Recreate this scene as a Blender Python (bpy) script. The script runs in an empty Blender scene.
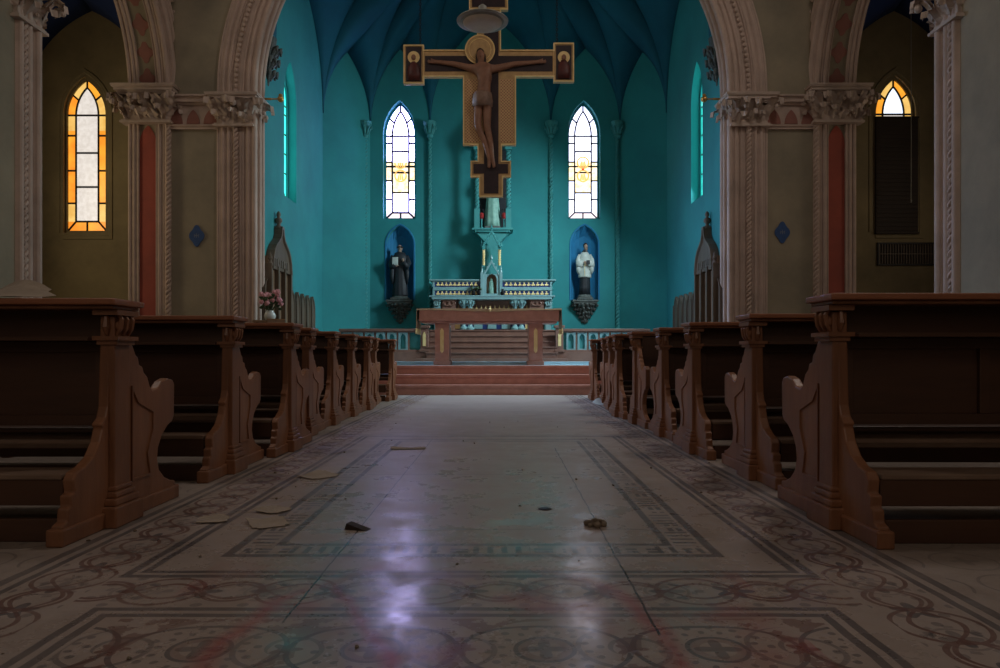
import bpy, bmesh, math, random
from mathutils import Vector, Matrix
PI = math.pi
R = math.radians
random.seed(7)
scene = bpy.context.scene
col = scene.collection

# ------------------------------------------------------------------ camera, world, lights, exposure
CAMX, CAMZ = 0.18, 0.82
cam_data = bpy.data.cameras.new('camera')
cam = bpy.data.objects.new('camera', cam_data); col.objects.link(cam)
cam.location = (CAMX, 0, CAMZ); cam.rotation_euler = (R(90), 0, 0)
cam_data.sensor_width = 36; cam_data.lens = 25.92
cam_data.shift_y = 0.020; cam_data.shift_x = -0.002
cam_data.clip_start = 0.05; cam_data.clip_end = 200
scene.camera = cam

world = bpy.data.worlds.new('world'); scene.world = world; world.use_nodes = True
world.node_tree.nodes['Background'].inputs[0].default_value = (0.55, 0.68, 0.9, 1)
world.node_tree.nodes['Background'].inputs[1].default_value = 0.3

scene.view_settings.view_transform = 'Standard'
scene.view_settings.look = 'None'
scene.view_settings.gamma = 1
scene.view_settings.use_curve_mapping = False
scene.view_settings.exposure = 0.45

def area(name, loc, rot, sx, sy, power, color, spread=180):
    l = bpy.data.lights.new(name, 'AREA'); l.shape = 'RECTANGLE'; l.size = sx; l.size_y = sy
    l.energy = power; l.color = color; l.spread = R(spread)
    o = bpy.data.objects.new(name, l); col.objects.link(o); o.location = loc; o.rotation_euler = rot
    return o
# window light; lamps behind the camera and in the clerestory are added nave fill
area('daylight_chancel_right', (3.72, 15.3, 5.3), (0, R(56), R(-16)), 2.2, 0.8, 140, (0.75, 0.94, 1.0), 125)
area('daylight_chancel_left', (-3.72, 15.3, 5.3), (0, R(-62), R(-20)), 2.2, 0.8, 60, (0.50, 0.64, 1.0), 84)
area('added_fill_rose', (0, -5.7, 7.2), (R(80), 0, 0), 3.0, 3.0, 42, (1.0, 0.84, 0.72))  # added fill from behind the camera
area('added_fill_entrance_left', (-3.6, -5.7, 4.2), (R(84), 0, 0), 1.0, 3.2, 10, (1.0, 0.82, 0.70))  # this pair is added nave fill at unseen entrance windows
area('added_fill_entrance_right', (3.6, -5.7, 4.2), (R(84), 0, 0), 1.0, 3.2, 3, (1.0, 0.84, 0.75))
area('daylight_aisle_left', (-9.45, 11.8, 3.9), (0, R(-90), 0), 2.6, 0.7, 26, (1.0, 0.80, 0.50))
area('daylight_aisle_right', (9.45, 11.8, 3.9), (0, R(90), 0), 2.6, 0.7, 8, (1.0, 0.84, 0.62))
for cy, pl, pr in ((7.4, 140, 84), (1.6, 14, 7)):      # fill at high windows added out of view in the nave walls
    area('added_fill_clerestory_left', (-5.8, cy, 9.7), (0, R(-55), 0), 2.2, 1.2, pr, (1.0, 0.86, 0.76))
    area('added_fill_clerestory_right', (5.8, cy, 9.7), (0, R(55), 0), 2.2, 1.2, pl, (1.0, 0.86, 0.76))

# ------------------------------------------------------------------ node expression helper
class E:
    def __init__(s, nt, sock): s.nt, s.s = nt, sock
    def _m(s, op, *a, clamp=False):
        n = s.nt.nodes.new('ShaderNodeMath'); n.operation = op; n.use_clamp = clamp
        for i, v in enumerate((s,) + a):
            if isinstance(v, E): s.nt.links.new(v.s, n.inputs[i])
            else: n.inputs[i].default_value = v
        return E(s.nt, n.outputs[0])
    def __add__(s, o): return s._m('ADD', o)
    __radd__ = __add__
    def __sub__(s, o): return s._m('SUBTRACT', o)
    def __rsub__(s, o): return (s * -1.0) + o
    def __mul__(s, o): return s._m('MULTIPLY', o)
    __rmul__ = __mul__
    def __truediv__(s, o): return s._m('DIVIDE', o)
    def abs(s): return s._m('ABSOLUTE')
    def sin(s): return s._m('SINE')
    def cos(s): return s._m('COSINE')
    def fract(s): return s._m('FRACT')
    def sqrt(s): return s._m('SQRT')
    def gt(s, o): return s._m('GREATER_THAN', o)
    def lt(s, o): return s._m('LESS_THAN', o)
    def max(s, o): return s._m('MAXIMUM', o)
    def min(s, o): return s._m('MINIMUM', o)
    def atan2(s, o): return s._m('ARCTAN2', o)
    def pow(s, o): return s._m('POWER', o)
    def clamp(s): return s._m('ADD', 0.0, clamp=True)
    def band(s, a, b): return s.gt(a) * s.lt(b)

def new_mat(name):
    m = bpy.data.materials.new(name); m.use_nodes = True
    nt = m.node_tree; b = nt.nodes['Principled BSDF']
    return m, nt, b
def noise(nt, scale, detail=4, rough=0.6, stretch=None, coord='Object'):
    tc = nt.nodes.new('ShaderNodeTexCoord'); n = nt.nodes.new('ShaderNodeTexNoise')
    n.inputs['Scale'].default_value = scale; n.inputs['Detail'].default_value = detail; n.inputs['Roughness'].default_value = rough
    if stretch:
        mp = nt.nodes.new('ShaderNodeMapping'); mp.inputs['Scale'].default_value = stretch
        nt.links.new(tc.outputs[coord], mp.inputs[0]); nt.links.new(mp.outputs[0], n.inputs['Vector'])
    else: nt.links.new(tc.outputs[coord], n.inputs['Vector'])
    return E(nt, n.outputs['Fac'])
def ramp(nt, e, stops):
    r = nt.nodes.new('ShaderNodeValToRGB'); nt.links.new(e.s, r.inputs[0])
    el = r.color_ramp.elements
    while len(el) < len(stops): el.new(0.5)
    for k, (p, c) in enumerate(stops): el[k].position = p; el[k].color = (*c, 1)
    return r.outputs[0]
def mixc(nt, fac, a, b):
    n = nt.nodes.new('ShaderNodeMix'); n.data_type = 'RGBA'
    for i, v in ((0, fac), (6, a), (7, b)):
        if isinstance(v, E): nt.links.new(v.s, n.inputs[i])
        elif isinstance(v, (int, float)): n.inputs[i].default_value = v
        elif isinstance(v, tuple): n.inputs[i].default_value = (*v, 1)
        else: nt.links.new(v, n.inputs[i])
    return n.outputs[2]
def bump(nt, b, e, strength, dist=0.01):
    n = nt.nodes.new('ShaderNodeBump'); n.inputs['Strength'].default_value = strength; n.inputs['Distance'].default_value = dist
    nt.links.new(e.s, n.inputs['Height']); nt.links.new(n.outputs[0], b.inputs['Normal'])

def mat(name, c1, c2=None, scale=3, rough=0.7, metal=0, bmp=0.2, stretch=None, spec=0.5, det=5):
    m, nt, b = new_mat(name)
    c2 = c2 or tuple(v * 0.7 for v in c1)
    n1 = noise(nt, scale, det, 0.65, stretch)
    nt.links.new(ramp(nt, n1, [(0.3, c2), (0.7, c1)]), b.inputs['Base Color'])
    b.inputs['Roughness'].default_value = rough; b.inputs['Metallic'].default_value = metal
    b.inputs['Specular IOR Level'].default_value = spec
    if bmp: bump(nt, b, noise(nt, scale * 8, 4, 0.6, stretch), bmp, 0.01)
    return m
def emis(name, c1, strength, c2=None, scale=8, stretch=None):
    m, nt, b = new_mat(name)
    b.inputs['Base Color'].default_value = (*[v * 0.3 for v in c1], 1)
    b.inputs['Roughness'].default_value = 0.25
    nt.links.new(ramp(nt, noise(nt, scale, 3, 0.5, stretch), [(0.35, c2 or c1), (0.65, c1)]), b.inputs['Emission Color'])
    b.inputs['Emission Strength'].default_value = strength
    return m

M = {}
M['wall_nave'] = mat('nave_plaster', (0.36, 0.31, 0.22), (0.22, 0.20, 0.15), 0.9, 0.9, bmp=0.25)
M['wall_aisle'] = mat('aisle_plaster', (0.33, 0.27, 0.15), (0.17, 0.14, 0.085), 0.7, 0.9, bmp=0.25)
M['teal'] = mat('teal_wall_paint', (0.030, 0.30, 0.315), (0.022, 0.215, 0.24), 0.7, 0.85, bmp=0.15)
M['bluevault'] = mat('blue_vault_paint', (0.006, 0.135, 0.205), (0.004, 0.09, 0.145), 0.7, 0.85, bmp=0.15)
M['blueaisle'] = mat('dark_blue_aisle_vault_paint', (0.02, 0.05, 0.20), (0.01, 0.03, 0.12), 0.9, 0.9)
M['niche'] = mat('niche_blue_paint', (0.02, 0.23, 0.44), (0.015, 0.17, 0.36), 1.5, 0.8)
M['stone'] = mat('painted_moulding_stone', (0.58, 0.45, 0.385), (0.42, 0.33, 0.28), 2.2, 0.8, bmp=0.25)
M['leafstone'] = mat('capital_stone', (0.60, 0.49, 0.42), (0.42, 0.34, 0.29), 3, 0.8, bmp=0.3)
M['redpanel'] = mat('faded_red_paint', (0.42, 0.095, 0.065), (0.30, 0.075, 0.055), 2.0, 0.85)
M['redpale'] = mat('pale_red_ornament_paint', (0.34, 0.15, 0.12), (0.26, 0.12, 0.1), 3, 0.85)
M['tealstone'] = mat('teal_shaft_stone', (0.06, 0.31, 0.31), (0.04, 0.24, 0.25), 3, 0.7)
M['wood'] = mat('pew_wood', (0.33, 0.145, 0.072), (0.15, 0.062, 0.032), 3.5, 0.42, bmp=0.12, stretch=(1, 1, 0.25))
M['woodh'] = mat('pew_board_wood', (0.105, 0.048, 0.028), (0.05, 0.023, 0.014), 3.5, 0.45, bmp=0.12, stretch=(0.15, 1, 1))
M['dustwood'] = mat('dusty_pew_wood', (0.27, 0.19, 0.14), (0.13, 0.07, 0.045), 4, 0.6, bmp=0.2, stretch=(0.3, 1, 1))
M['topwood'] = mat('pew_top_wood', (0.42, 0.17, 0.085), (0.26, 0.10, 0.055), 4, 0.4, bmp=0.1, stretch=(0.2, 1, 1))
M['stall'] = mat('stall_wood', (0.17, 0.125, 0.085), (0.08, 0.057, 0.04), 3, 0.5, stretch=(1, 1, 0.2))
M['stallwarm'] = mat('stall_panel_wood', (0.30, 0.19, 0.11), (0.16, 0.10, 0.06), 3, 0.5, stretch=(1, 1, 0.2))
M['redmarble'] = mat('red_marble', (0.60, 0.30, 0.235), (0.42, 0.19, 0.15), 5, 0.35, bmp=0.03, det=10)
M['brownmarble'] = mat('brown_marble', (0.27, 0.145, 0.11), (0.18, 0.095, 0.075), 5, 0.4, bmp=0.03, det=10)
M['whitemarble'] = mat('pale_altar_marble', (0.24, 0.42, 0.44), (0.17, 0.33, 0.36), 5, 0.4, bmp=0.05)
M['bluemarble'] = mat('dark_blue_altar_panel', (0.012, 0.04, 0.17), (0.008, 0.02, 0.09), 6, 0.4, bmp=0)
M['gold'] = mat('gold_leaf', (0.62, 0.42, 0.20), (0.46, 0.29, 0.13), 9, 0.45, 0.1, bmp=0.15)
M['goldpaint'] = mat('ochre_gold_paint', (0.95, 0.75, 0.38), (0.80, 0.58, 0.24), 8, 0.5, 0.1)
M['crossdark'] = mat('dark_cross_paint', (0.035, 0.015, 0.022), (0.012, 0.008, 0.012), 9, 0.5)
M['crossred'] = mat('dark_red_cross_paint', (0.12, 0.022, 0.018), (0.05, 0.012, 0.012), 8, 0.5)
M['flesh'] = mat('aged_painted_flesh', (0.34, 0.175, 0.11), (0.20, 0.095, 0.06), 6, 0.55)
M['loin'] = mat('dim_loincloth_paint', (0.30, 0.20, 0.15), (0.17, 0.10, 0.075), 9, 0.6)
M['hairdark'] = mat('dark_hair_paint', (0.035, 0.018, 0.014), None, 8, 0.6)
M['iron'] = mat('dark_iron', (0.02, 0.02, 0.022), None, 6, 0.5, 0.6, bmp=0)
M['brass'] = mat('brass', (0.75, 0.42, 0.13), (0.5, 0.27, 0.08), 8, 0.3, 0.9, bmp=0)
M['lampwhite'] = mat('lamp_white_enamel', (0.85, 0.78, 0.70), (0.7, 0.64, 0.57), 6, 0.4, bmp=0)
M['lampgrey'] = mat('lamp_grey_enamel', (0.42, 0.43, 0.40), None, 6, 0.4, 0.2, bmp=0)
M['black'] = mat('black_robe_paint', (0.022, 0.026, 0.034), (0.01, 0.012, 0.018), 6, 0.6)
M['white'] = mat('white_surplice_paint', (0.62, 0.66, 0.62), (0.42, 0.47, 0.45), 6, 0.6)
M['skin'] = mat('painted_plaster_skin', (0.42, 0.28, 0.21), (0.33, 0.21, 0.16), 9, 0.6)
M['madonna'] = mat('pale_green_robe_paint', (0.28, 0.50, 0.42), (0.15, 0.33, 0.28), 9, 0.6)
M['corbel'] = mat('tarnished_corbel_plaster', (0.15, 0.17, 0.16), (0.05, 0.06, 0.06), 14, 0.6, bmp=0.5)
M['petal'] = mat('pink_petals', (0.80, 0.44, 0.48), (0.6, 0.28, 0.34), 9, 0.7)
M['leaf'] = mat('dark_green_leaves', (0.05, 0.10, 0.04), (0.025, 0.05, 0.02), 9, 0.7)
M['china'] = mat('white_china', (0.6, 0.66, 0.66), None, 5, 0.25, bmp=0)
M['redglass'] = mat('red_votive_glass', (0.35, 0.03, 0.03), None, 6, 0.2, bmp=0)
M['paper'] = mat('dusty_paper', (0.40, 0.33, 0.26), (0.30, 0.25, 0.2), 8, 0.9)
M['cloth'] = mat('old_altar_cloth', (0.52, 0.36, 0.20), (0.36, 0.24, 0.14), 12, 0.9)
M['diamond'] = mat('blue_enamel_plaque', (0.035, 0.10, 0.28), (0.025, 0.07, 0.2), 9, 0.5)
M['diamondlight'] = mat('pale_plaque_lettering', (0.22, 0.25, 0.32), None, 9, 0.6)
M['shutter'] = mat('dark_shutter', (0.035, 0.022, 0.016), None, 4, 0.7)
M['rubble'] = mat('rubble', (0.26, 0.205, 0.15), (0.12, 0.09, 0.065), 12, 0.95, bmp=0.6)
M['ceil'] = mat('nave_ceiling_timber', (0.09, 0.07, 0.05), None, 2, 0.8)
M['lead'] = mat('window_lead', (0.010, 0.012, 0.022), None, 6, 0.6, bmp=0)
M['g_white'] = emis('bright_clear_glass', (0.52, 0.47, 1.0), 9.0, (0.48, 0.45, 1.0))
M['g_dim'] = emis('clear_glass', (0.74, 0.76, 1.0), 2.0, (0.7, 0.74, 1.0))
M['g_ivory'] = emis('gold_tinted_glass', (1.0, 0.72, 0.32), 1.3, (1.0, 0.9, 0.75), 9)
M['g_amber'] = emis('amber_glass', (1.0, 0.55, 0.16), 0.9)
M['g_red'] = emis('red_glass', (0.9, 0.05, 0.03), 0.9)
M['g_lilac'] = emis('pale_rose_glass', (1.0, 0.80, 0.80), 1.2, (0.85, 0.75, 0.95), 20)
M['g_teal'] = emis('teal_glass', (0.06, 0.75, 0.62), 2.2, (0.03, 0.5, 0.45))
M['g_tealwhite'] = emis('pale_teal_glass', (0.30, 0.95, 0.90), 2.2, (0.1, 0.75, 0.7))
M['g_orange'] = emis('orange_glass', (1.0, 0.40, 0.035), 0.85, (0.85, 0.25, 0.02), 3)
M['g_yellow'] = emis('yellow_glass', (0.95, 0.60, 0.17), 0.75, (0.75, 0.40, 0.08), 4)
M['g_clear'] = emis('rippled_clear_glass', (0.78, 0.72, 0.66), 0.8, (0.66, 0.60, 0.54), 14)
M['g_cool'] = emis('cool_white_glass', (0.80, 0.88, 1.0), 1.2, (0.65, 0.75, 0.95), 6)

# ------------------------------------------------------------------ mesh helpers
def build(name, bm, m, parent=None, smooth=False, bevel=0, kind=None):
    me = bpy.data.meshes.new(name); bmesh.ops.recalc_face_normals(bm, faces=bm.faces[:])
    bm.to_mesh(me); bm.free()
    ms = m if isinstance(m, (list, tuple)) else [m]
    for q in ms: me.materials.append(M[q] if isinstance(q, str) else q)
    if smooth:
        for p in me.polygons: p.use_smooth = True
    o = bpy.data.objects.new(name, me); col.objects.link(o)
    if parent: o.parent = parent
    if bevel:
        md = o.modifiers.new('bevel', 'BEVEL'); md.width = bevel; md.segments = 2; md.limit_method = 'ANGLE'
    if kind: o['kind'] = kind
    return o
def tag(o, label=None, cat=None, group=None, kind=None):
    if label: o['label'] = label
    if cat: o['category'] = cat
    if group: o['group'] = group
    if kind: o['kind'] = kind
    return o
def thing(name, label, cat, loc=(0, 0, 0), rz=0, group=None):
    o = bpy.data.objects.new(name, None); col.objects.link(o)
    o.empty_display_size = 0.1; o.location = loc; o.rotation_euler = (0, 0, rz)
    return tag(o, label, cat, group)
def dup(root, loc, rz=0, label=None, scale=None):
    def cp(o, parent):
        c = o.copy(); col.objects.link(c); c.parent = parent
        for ch in list(o.children): cp(ch, c)
        return c
    r = cp(root, None); r.location = loc; r.rotation_euler = (0, 0, rz)
    if scale: r.scale = scale
    if label: r['label'] = label
    return r
def mi(faces, k):
    for f in faces: f.material_index = k
def box(bm, x0, x1, y0, y1, z0, z1, k=0):
    v = [bm.verts.new(p) for p in ((x0,y0,z0),(x1,y0,z0),(x1,y1,z0),(x0,y1,z0),(x0,y0,z1),(x1,y0,z1),(x1,y1,z1),(x0,y1,z1))]
    fs = [bm.faces.new([v[i] for i in q]) for q in ((0,3,2,1),(4,5,6,7),(0,1,5,4),(1,2,6,5),(2,3,7,6),(3,0,4,7))]
    mi(fs, k); return v
def prism(bm, pts, o, u, v, n, t, k=0):
    """polygon pts (2D) placed at o + a*u + b*v, extruded t along n"""
    o, u, v, n = map(Vector, (o, u, v, n))
    A = [bm.verts.new(o + u*a + v*b) for a, b in pts]
    B = [bm.verts.new(o + u*a + v*b + n*t) for a, b in pts]
    fs = [bm.faces.new(A), bm.faces.new(B[::-1])]
    N = len(pts)
    for i in range(N): fs.append(bm.faces.new((A[i], B[i], B[(i+1) % N], A[(i+1) % N])))
    mi(fs, k)
def holed(bm, outer, holes, o, u, v, n, t, k=0):
    """wall slab with holes"""
    o, u, v, n = map(Vector, (o, u, v, n))
    es = []
    for lp in [outer] + holes:
        vs = [bm.verts.new(o + u*a + v*b) for a, b in lp]
        es += [bm.edges.new((vs[i], vs[(i+1) % len(vs)])) for i in range(len(vs))]
    r = bmesh.ops.triangle_fill(bm, edges=es, use_beauty=True, use_dissolve=False, normal=n)
    fs = [g for g in r['geom'] if isinstance(g, bmesh.types.BMFace)]
    e = bmesh.ops.extrude_face_region(bm, geom=fs, use_keep_orig=True)
    vs = [g for g in e['geom'] if isinstance(g, bmesh.types.BMVert)]
    bmesh.ops.translate(bm, verts=vs, vec=n*t)
    mi(bm.faces, k)
def lathe(bm, prof, c=(0,0,0), seg=20, k=0, sx=1, sy=1, fold=None):
    rows = []
    for r, z in prof:
        row = []
        for i in range(seg):
            a = 2*PI*i/seg
            rr = r * (1 + (fold(a, z) if fold else 0))
            row.append(bm.verts.new((c[0] + rr*sx*math.cos(a), c[1] + rr*sy*math.sin(a), c[2] + z)))
        rows.append(row)
    fs = []
    for a, b in zip(rows, rows[1:]):
        for i in range(seg): fs.append(bm.faces.new((a[i], a[(i+1) % seg], b[(i+1) % seg], b[i])))
    fs.append(bm.faces.new(rows[0][::-1])); fs.append(bm.faces.new(rows[-1]))
    mi(fs, k)
def tube(bm, pts, rad, seg=8, k=0, closed=False):
    pts = [Vector(p) for p in pts]; n = len(pts)
    rows = []; up = None
    for i, p in enumerate(pts):
        if closed: t = (pts[(i+1) % n] - pts[i-1])
        else: t = pts[min(i+1, n-1)] - pts[max(i-1, 0)]
        t.normalize()
        if up is None: up = t.orthogonal().normalized()
        up = (up - t * up.dot(t))
        up = up.normalized() if up.length > 1e-6 else t.orthogonal().normalized()
        sd = t.cross(up); r = rad[i] if isinstance(rad, (list, tuple)) else rad
        rows.append([bm.verts.new(p + up*(r*math.cos(2*PI*j/seg)) + sd*(r*math.sin(2*PI*j/seg))) for j in range(seg)])
    fs = []
    pairs = list(zip(rows, rows[1:])) + ([(rows[-1], rows[0])] if closed else [])
    for a, b in pairs:
        for j in range(seg): fs.append(bm.faces.new((a[j], a[(j+1) % seg], b[(j+1) % seg], b[j])))
    if not closed: fs.append(bm.faces.new(rows[0][::-1])); fs.append(bm.faces.new(rows[-1]))
    mi(fs, k)
def ball(bm, c, r, sx=1, sy=1, sz=1, seg=12, k=0):
    n0 = len(bm.faces)
    bmesh.ops.create_uvsphere(bm, u_segments=seg, v_segments=max(6, seg*2//3), radius=r,
        matrix=Matrix.Translation(c) @ Matrix.Diagonal((sx, sy, sz, 1)))
    bm.faces.ensure_lookup_table(); mi(bm.faces[n0:], k)
def rope(bm, x, y, z0, z1, r=0.05, pitch=0.22, k=0, strands=2, axis=None):
    """twisted rope column"""
    n = max(8, int((z1 - z0) / pitch * 8))
    for s in range(strands):
        pts = []
        for i in range(n + 1):
            t = i / n; a = 2*PI*(t*(z1 - z0)/pitch + s/strands)
            pts.append((x + r*0.55*math.cos(a), y + r*0.55*math.sin(a), z0 + (z1 - z0)*t))
        tube(bm, pts, r*0.62, 6, k)
def arch(w, rise, n=14):
    """pointed arch from (-w/2,0) to (w/2,0)"""
    c = (rise*rise - w*w/4) / w; rad = w/2 + c
    am = math.atan2(rise, -c) if False else math.acos(max(-1, min(1, c / rad)))
    L = [(c - rad*math.cos(am*i/n), rad*math.sin(am*i/n)) for i in range(n + 1)]
    L[-1] = (0, rise)
    return L + [(-a, b) for a, b in reversed(L[:-1])]
def lancet(w, h, rise, n=12, cx=0, z0=0):
    A = arch(w, rise, n)
    return [(cx - w/2, z0)] + [(cx + a, z0 + h - rise + b) for a, b in A] + [(cx + w/2, z0)]
def sweep(bm, path, prof, o, u, v, w, k=0, ks=None):
    """path: 2D points in (u,v); prof: (offset to the left of travel, height along w)"""
    o, u, v, w = map(Vector, (o, u, v, w)); rows = []
    for i, (a, b) in enumerate(path):
        p0 = path[max(i-1, 0)]; p1 = path[min(i+1, len(path)-1)]
        d0 = Vector((a - p0[0], b - p0[1])); d1 = Vector((p1[0] - a, p1[1] - b))
        if d0.length < 1e-9: d0 = d1.copy()
        if d1.length < 1e-9: d1 = d0.copy()
        d0.normalize(); d1.normalize(); n0 = Vector((-d0.y, d0.x)); n1 = Vector((-d1.y, d1.x))
        nn = (n0 + n1); nn.normalize(); sc = 1 / max(0.5, nn.dot(n0))
        rows.append([bm.verts.new(o + u*(a + nn.x*q*sc) + v*(b + nn.y*q*sc) + w*h) for q, h in prof])
    for r0, r1 in zip(rows, rows[1:]):
        for j in range(len(prof) - 1):
            f = bm.faces.new((r0[j], r1[j], r1[j+1], r0[j+1])); f.material_index = ks[j] if ks else k
def rolls(spec, n=6):
    """spec: list of (start, end, kind, height); kind 'r' roll, 'f' flat"""
    P = []
    for a, b, kd, h in spec:
        if kd == 'f': P += [(a, h), (b, h)]
        else:
            c, r = (a + b)/2, (b - a)/2
            P += [(c - r*math.cos(PI*i/n), h + r*math.sin(PI*i/n)) for i in range(n + 1)]
    return P

def skin_body(name, joints, edges, m, parent, sub=2, root=0, squash=None):
    me = bpy.data.meshes.new(name); me.from_pydata([j[:3] for j in joints], edges, [])
    me.materials.append(M[m]); o = bpy.data.objects.new(name, me); col.objects.link(o); o.parent = parent
    sk = o.modifiers.new('skin', 'SKIN'); sk.use_smooth_shade = True
    for i, sv in enumerate(me.skin_vertices[0].data):
        sv.radius = (joints[i][3], joints[i][3]*(squash or 1)); sv.use_root = (i == root)
    ss = o.modifiers.new('sub', 'SUBSURF'); ss.levels = sub; ss.render_levels = sub
    return o

# ------------------------------------------------------------------ key dimensions
YW = 13.2            # chancel arch wall
XA = 5.9             # nave faces of the arcades
XI = 6.65            # aisle faces
AH = 4.3             # half width of chancel
SPR = 5.62           # arch springing
YS, YB = 18.0, 19.0  # chancel side wall end, back wall
def PX(px, Y): return CAMX + (px - 502) * Y / 720
def PZ(py, Y): return CAMZ + (354 - py) * Y / 720

# ------------------------------------------------------------------ floor
def make_floor():
    m, nt, b = new_mat('mosaic_floor')
    tc = nt.nodes.new('ShaderNodeTexCoord'); sp = nt.nodes.new('ShaderNodeSeparateXYZ'); nt.links.new(tc.outputs['Object'], sp.inputs[0])
    X0 = E(nt, sp.outputs[0]); Y = E(nt, sp.outputs[1])
    wob = noise(nt, 6, 2); 
    Xc = X0 - 0.06 + (wob - 0.5) * 0.012
    Yc = Y + (noise(nt, 5, 2) - 0.5) * 0.012
    x = Xc.abs(); y = Yc
    d = (x - 1.02).max(y * -1.0 + 2.91).max(y - 6.95)
    def rings(u, v, per, r, w):
        fu = ((u / per).fract() - 0.5) * per
        rr = (fu * fu + v * v).sqrt()
        return (rr - r).abs().lt(w), fu, rr
    # key band
    horiz = (y * -1.0 + 2.91).gt(x - 1.02)
    along = Xc * horiz + y * (1.0 - horiz)
    dash = (along * 17.0).fract().lt(0.42) * (along * 2.6).fract().lt(0.62)
    meand = ((along * 8.5).fract() - 0.5).abs().lt(0.33) * (along * 2.6).fract().gt(0.66)
    kband = d.band(-0.155, -0.055) * dash + d.band(-0.125, -0.10) * meand + d.band(-0.085, -0.06) * meand
    dark = d.band(-0.205, -0.17) + d.band(-0.04, 0.0) + kband
    dark = dark + d.band(0.185, 0.215) + d.band(0.235, 0.27)
    d2 = (x - 1.02).max(y * -1.0 + 2.91)
    dark = dark + (x - 1.02).band(0.57, 0.60) + (x - 1.02).band(0.63, 0.67)
    front = y.lt(2.36)
    inner = (x - 1.2).max(y - 2.33)            # big panel nearest the camera
    dark = dark + inner.band(-0.03, 0.0) + inner.band(-0.085, -0.055)
    # scroll border (sides and the band in front of the plain field)
    v1 = (x - 1.02) - 0.42
    v2 = y * -1.0 + 2.49
    isf = x.lt(1.30) * y.lt(2.64) * y.gt(2.33)
    iss = (x - 1.02).band(0.29, 0.56)
    u = Xc * isf + y * (1.0 - isf); v = v2 * isf + v1 * (1.0 - isf)
    reg = (isf + iss).clamp()
    r1, fu1, rr1 = rings(u, v, 0.46, 0.115, 0.009)
    r2, fu2, rr2 = rings(u + 0.12, v, 0.46, 0.10, 0.009)
    th = v.atan2(fu1)
    flower = rr1.lt((th * 4.0).cos() * 0.02 + 0.045) + ((rr1 - 0.075).abs().lt(0.006) * 0.8) + (((th * 8.0).sin()).gt(0.3) * rr1.band(0.085, 0.105) * 0.8)
    petals = ((u * 41.0).sin() * (v * 46.0).cos()).gt(0.72)
    wave = (v - (u * 13.66).sin() * 0.075).abs().lt(0.009)
    wave2 = (v + (u * 13.66).sin() * 0.075).abs().lt(0.009)
    ra, fa, rra = rings(u + 0.23, v, 0.46, 0.11, 0.01)
    tha = v.atan2(fa)
    flower2 = rra.lt((tha * 5.0).cos() * 0.02 + 0.055) * rra.gt(0.02)
    r3, fu3, rr3 = rings(u - 0.10, v, 0.46, 0.135, 0.008)
    red = reg * (wave + wave2 + r2 + r3)
    dark = dark + reg * (flower2 + flower * 0.6 + petals * 0.6)
    # big panel scrolls
    per = 0.48
    gu = ((Xc / per).fract() - 0.5) * per
    gv = (((y + 0.16) / per).fract() - 0.5) * per
    ipan = inner.lt(-0.10)
    gr = (gu * gu + gv * gv).sqrt(); gt_ = gv.atan2(gu)
    hu = ((Xc / per + 0.5).fract() - 0.5) * per
    hr = (hu * hu + gv * gv).sqrt(); ht = gv.atan2(hu)
    ring = (gr - 0.082).abs().lt(0.007) + (gr - 0.20 - (gt_ * 2.0).cos() * 0.035).abs().lt(0.008)
    quat = gr.lt((gt_ * 4.0).cos() * 0.022 + 0.045)
    spiral = ((ht / (2 * PI)) + hr * 11.0).fract().lt(0.18) * hr.band(0.05, 0.16)
    leafs = ((gt_ * 14.0).sin() * (gr * 90.0).sin()).gt(0.5) * gr.band(0.095, 0.175)
    tref = hr.lt((ht * 5.0).cos() * 0.014 + 0.035)
    dark = dark + ipan * (quat * 0.8 + leafs * 0.8 + ring + spiral * 0.7)
    red = red + ipan * (tref + (noise(nt, 9, 4).gt(0.5) * gr.gt(0.21)) * 0.8 + gr.band(0.05, 0.075) * 0.5)
    ipan2 = (x - 1.02).gt(0.72)      # plain border towards the pews carries smaller scrolls too
    ku = ((Xc / 0.3).fract() - 0.5) * 0.3; kv = ((y / 0.3).fract() - 0.5) * 0.3
    kr = (ku * ku + kv * kv).sqrt(); kt = kv.atan2(ku)
    dark = dark + ipan2 * ((kr - 0.12).abs().lt(0.006) + kr.lt((kt * 4.0).cos() * 0.02 + 0.04)) * 0.6
    # slab joints and the long cracks in the plain field
    joint = (Xc - 0.58 + (noise(nt, 3, 2) - 0.5) * 0.012).abs().lt(0.004) * y.band(2.1, 6.3) + (Xc + 0.55).abs().lt(0.0035) * y.band(2.2, 6.9)
    joint = joint + (y - 3.37).abs().lt(0.004) * x.lt(0.8) + (y - 4.9).abs().lt(0.005) * x.lt(0.8) + (y - 7.3).abs().lt(0.008) + (y - 10.2).abs().lt(0.01)
    bd = noise(nt, 1.1, 6, 0.6); dust = noise(nt, 9, 6, 0.75)
    base = mixc(nt, bd, (0.29, 0.235, 0.205), (0.46, 0.385, 0.345))
    wear = ramp(nt, noise(nt, 2.2, 5, 0.7), [(0.3, (0.6, 0.6, 0.6)), (0.6, (1, 1, 1))])
    wearE = E(nt, nt.nodes.new('ShaderNodeRGBToBW').outputs[0]); nt.links.new(wear, wearE.s.node.inputs[0])
    c = mixc(nt, (dark.clamp() * wearE * 0.85), base, (0.085, 0.078, 0.085))
    c = mixc(nt, (red.clamp() * wearE * 0.85), c, (0.15, 0.07, 0.058))
    # red stain on the front part
    sx = Xc + 0.04; sy = y - 2.0
    ar = ((sx * sx / 0.40 + sy * sy / 0.72).sqrt() - 1.0 + (noise(nt, 3, 2) - 0.5) * 0.22).abs()
    ln = (Xc + 0.44 - (y * -1.0 + 2.5) * 0.44 + (noise(nt, 4, 2) - 0.5) * 0.1).abs()
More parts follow.
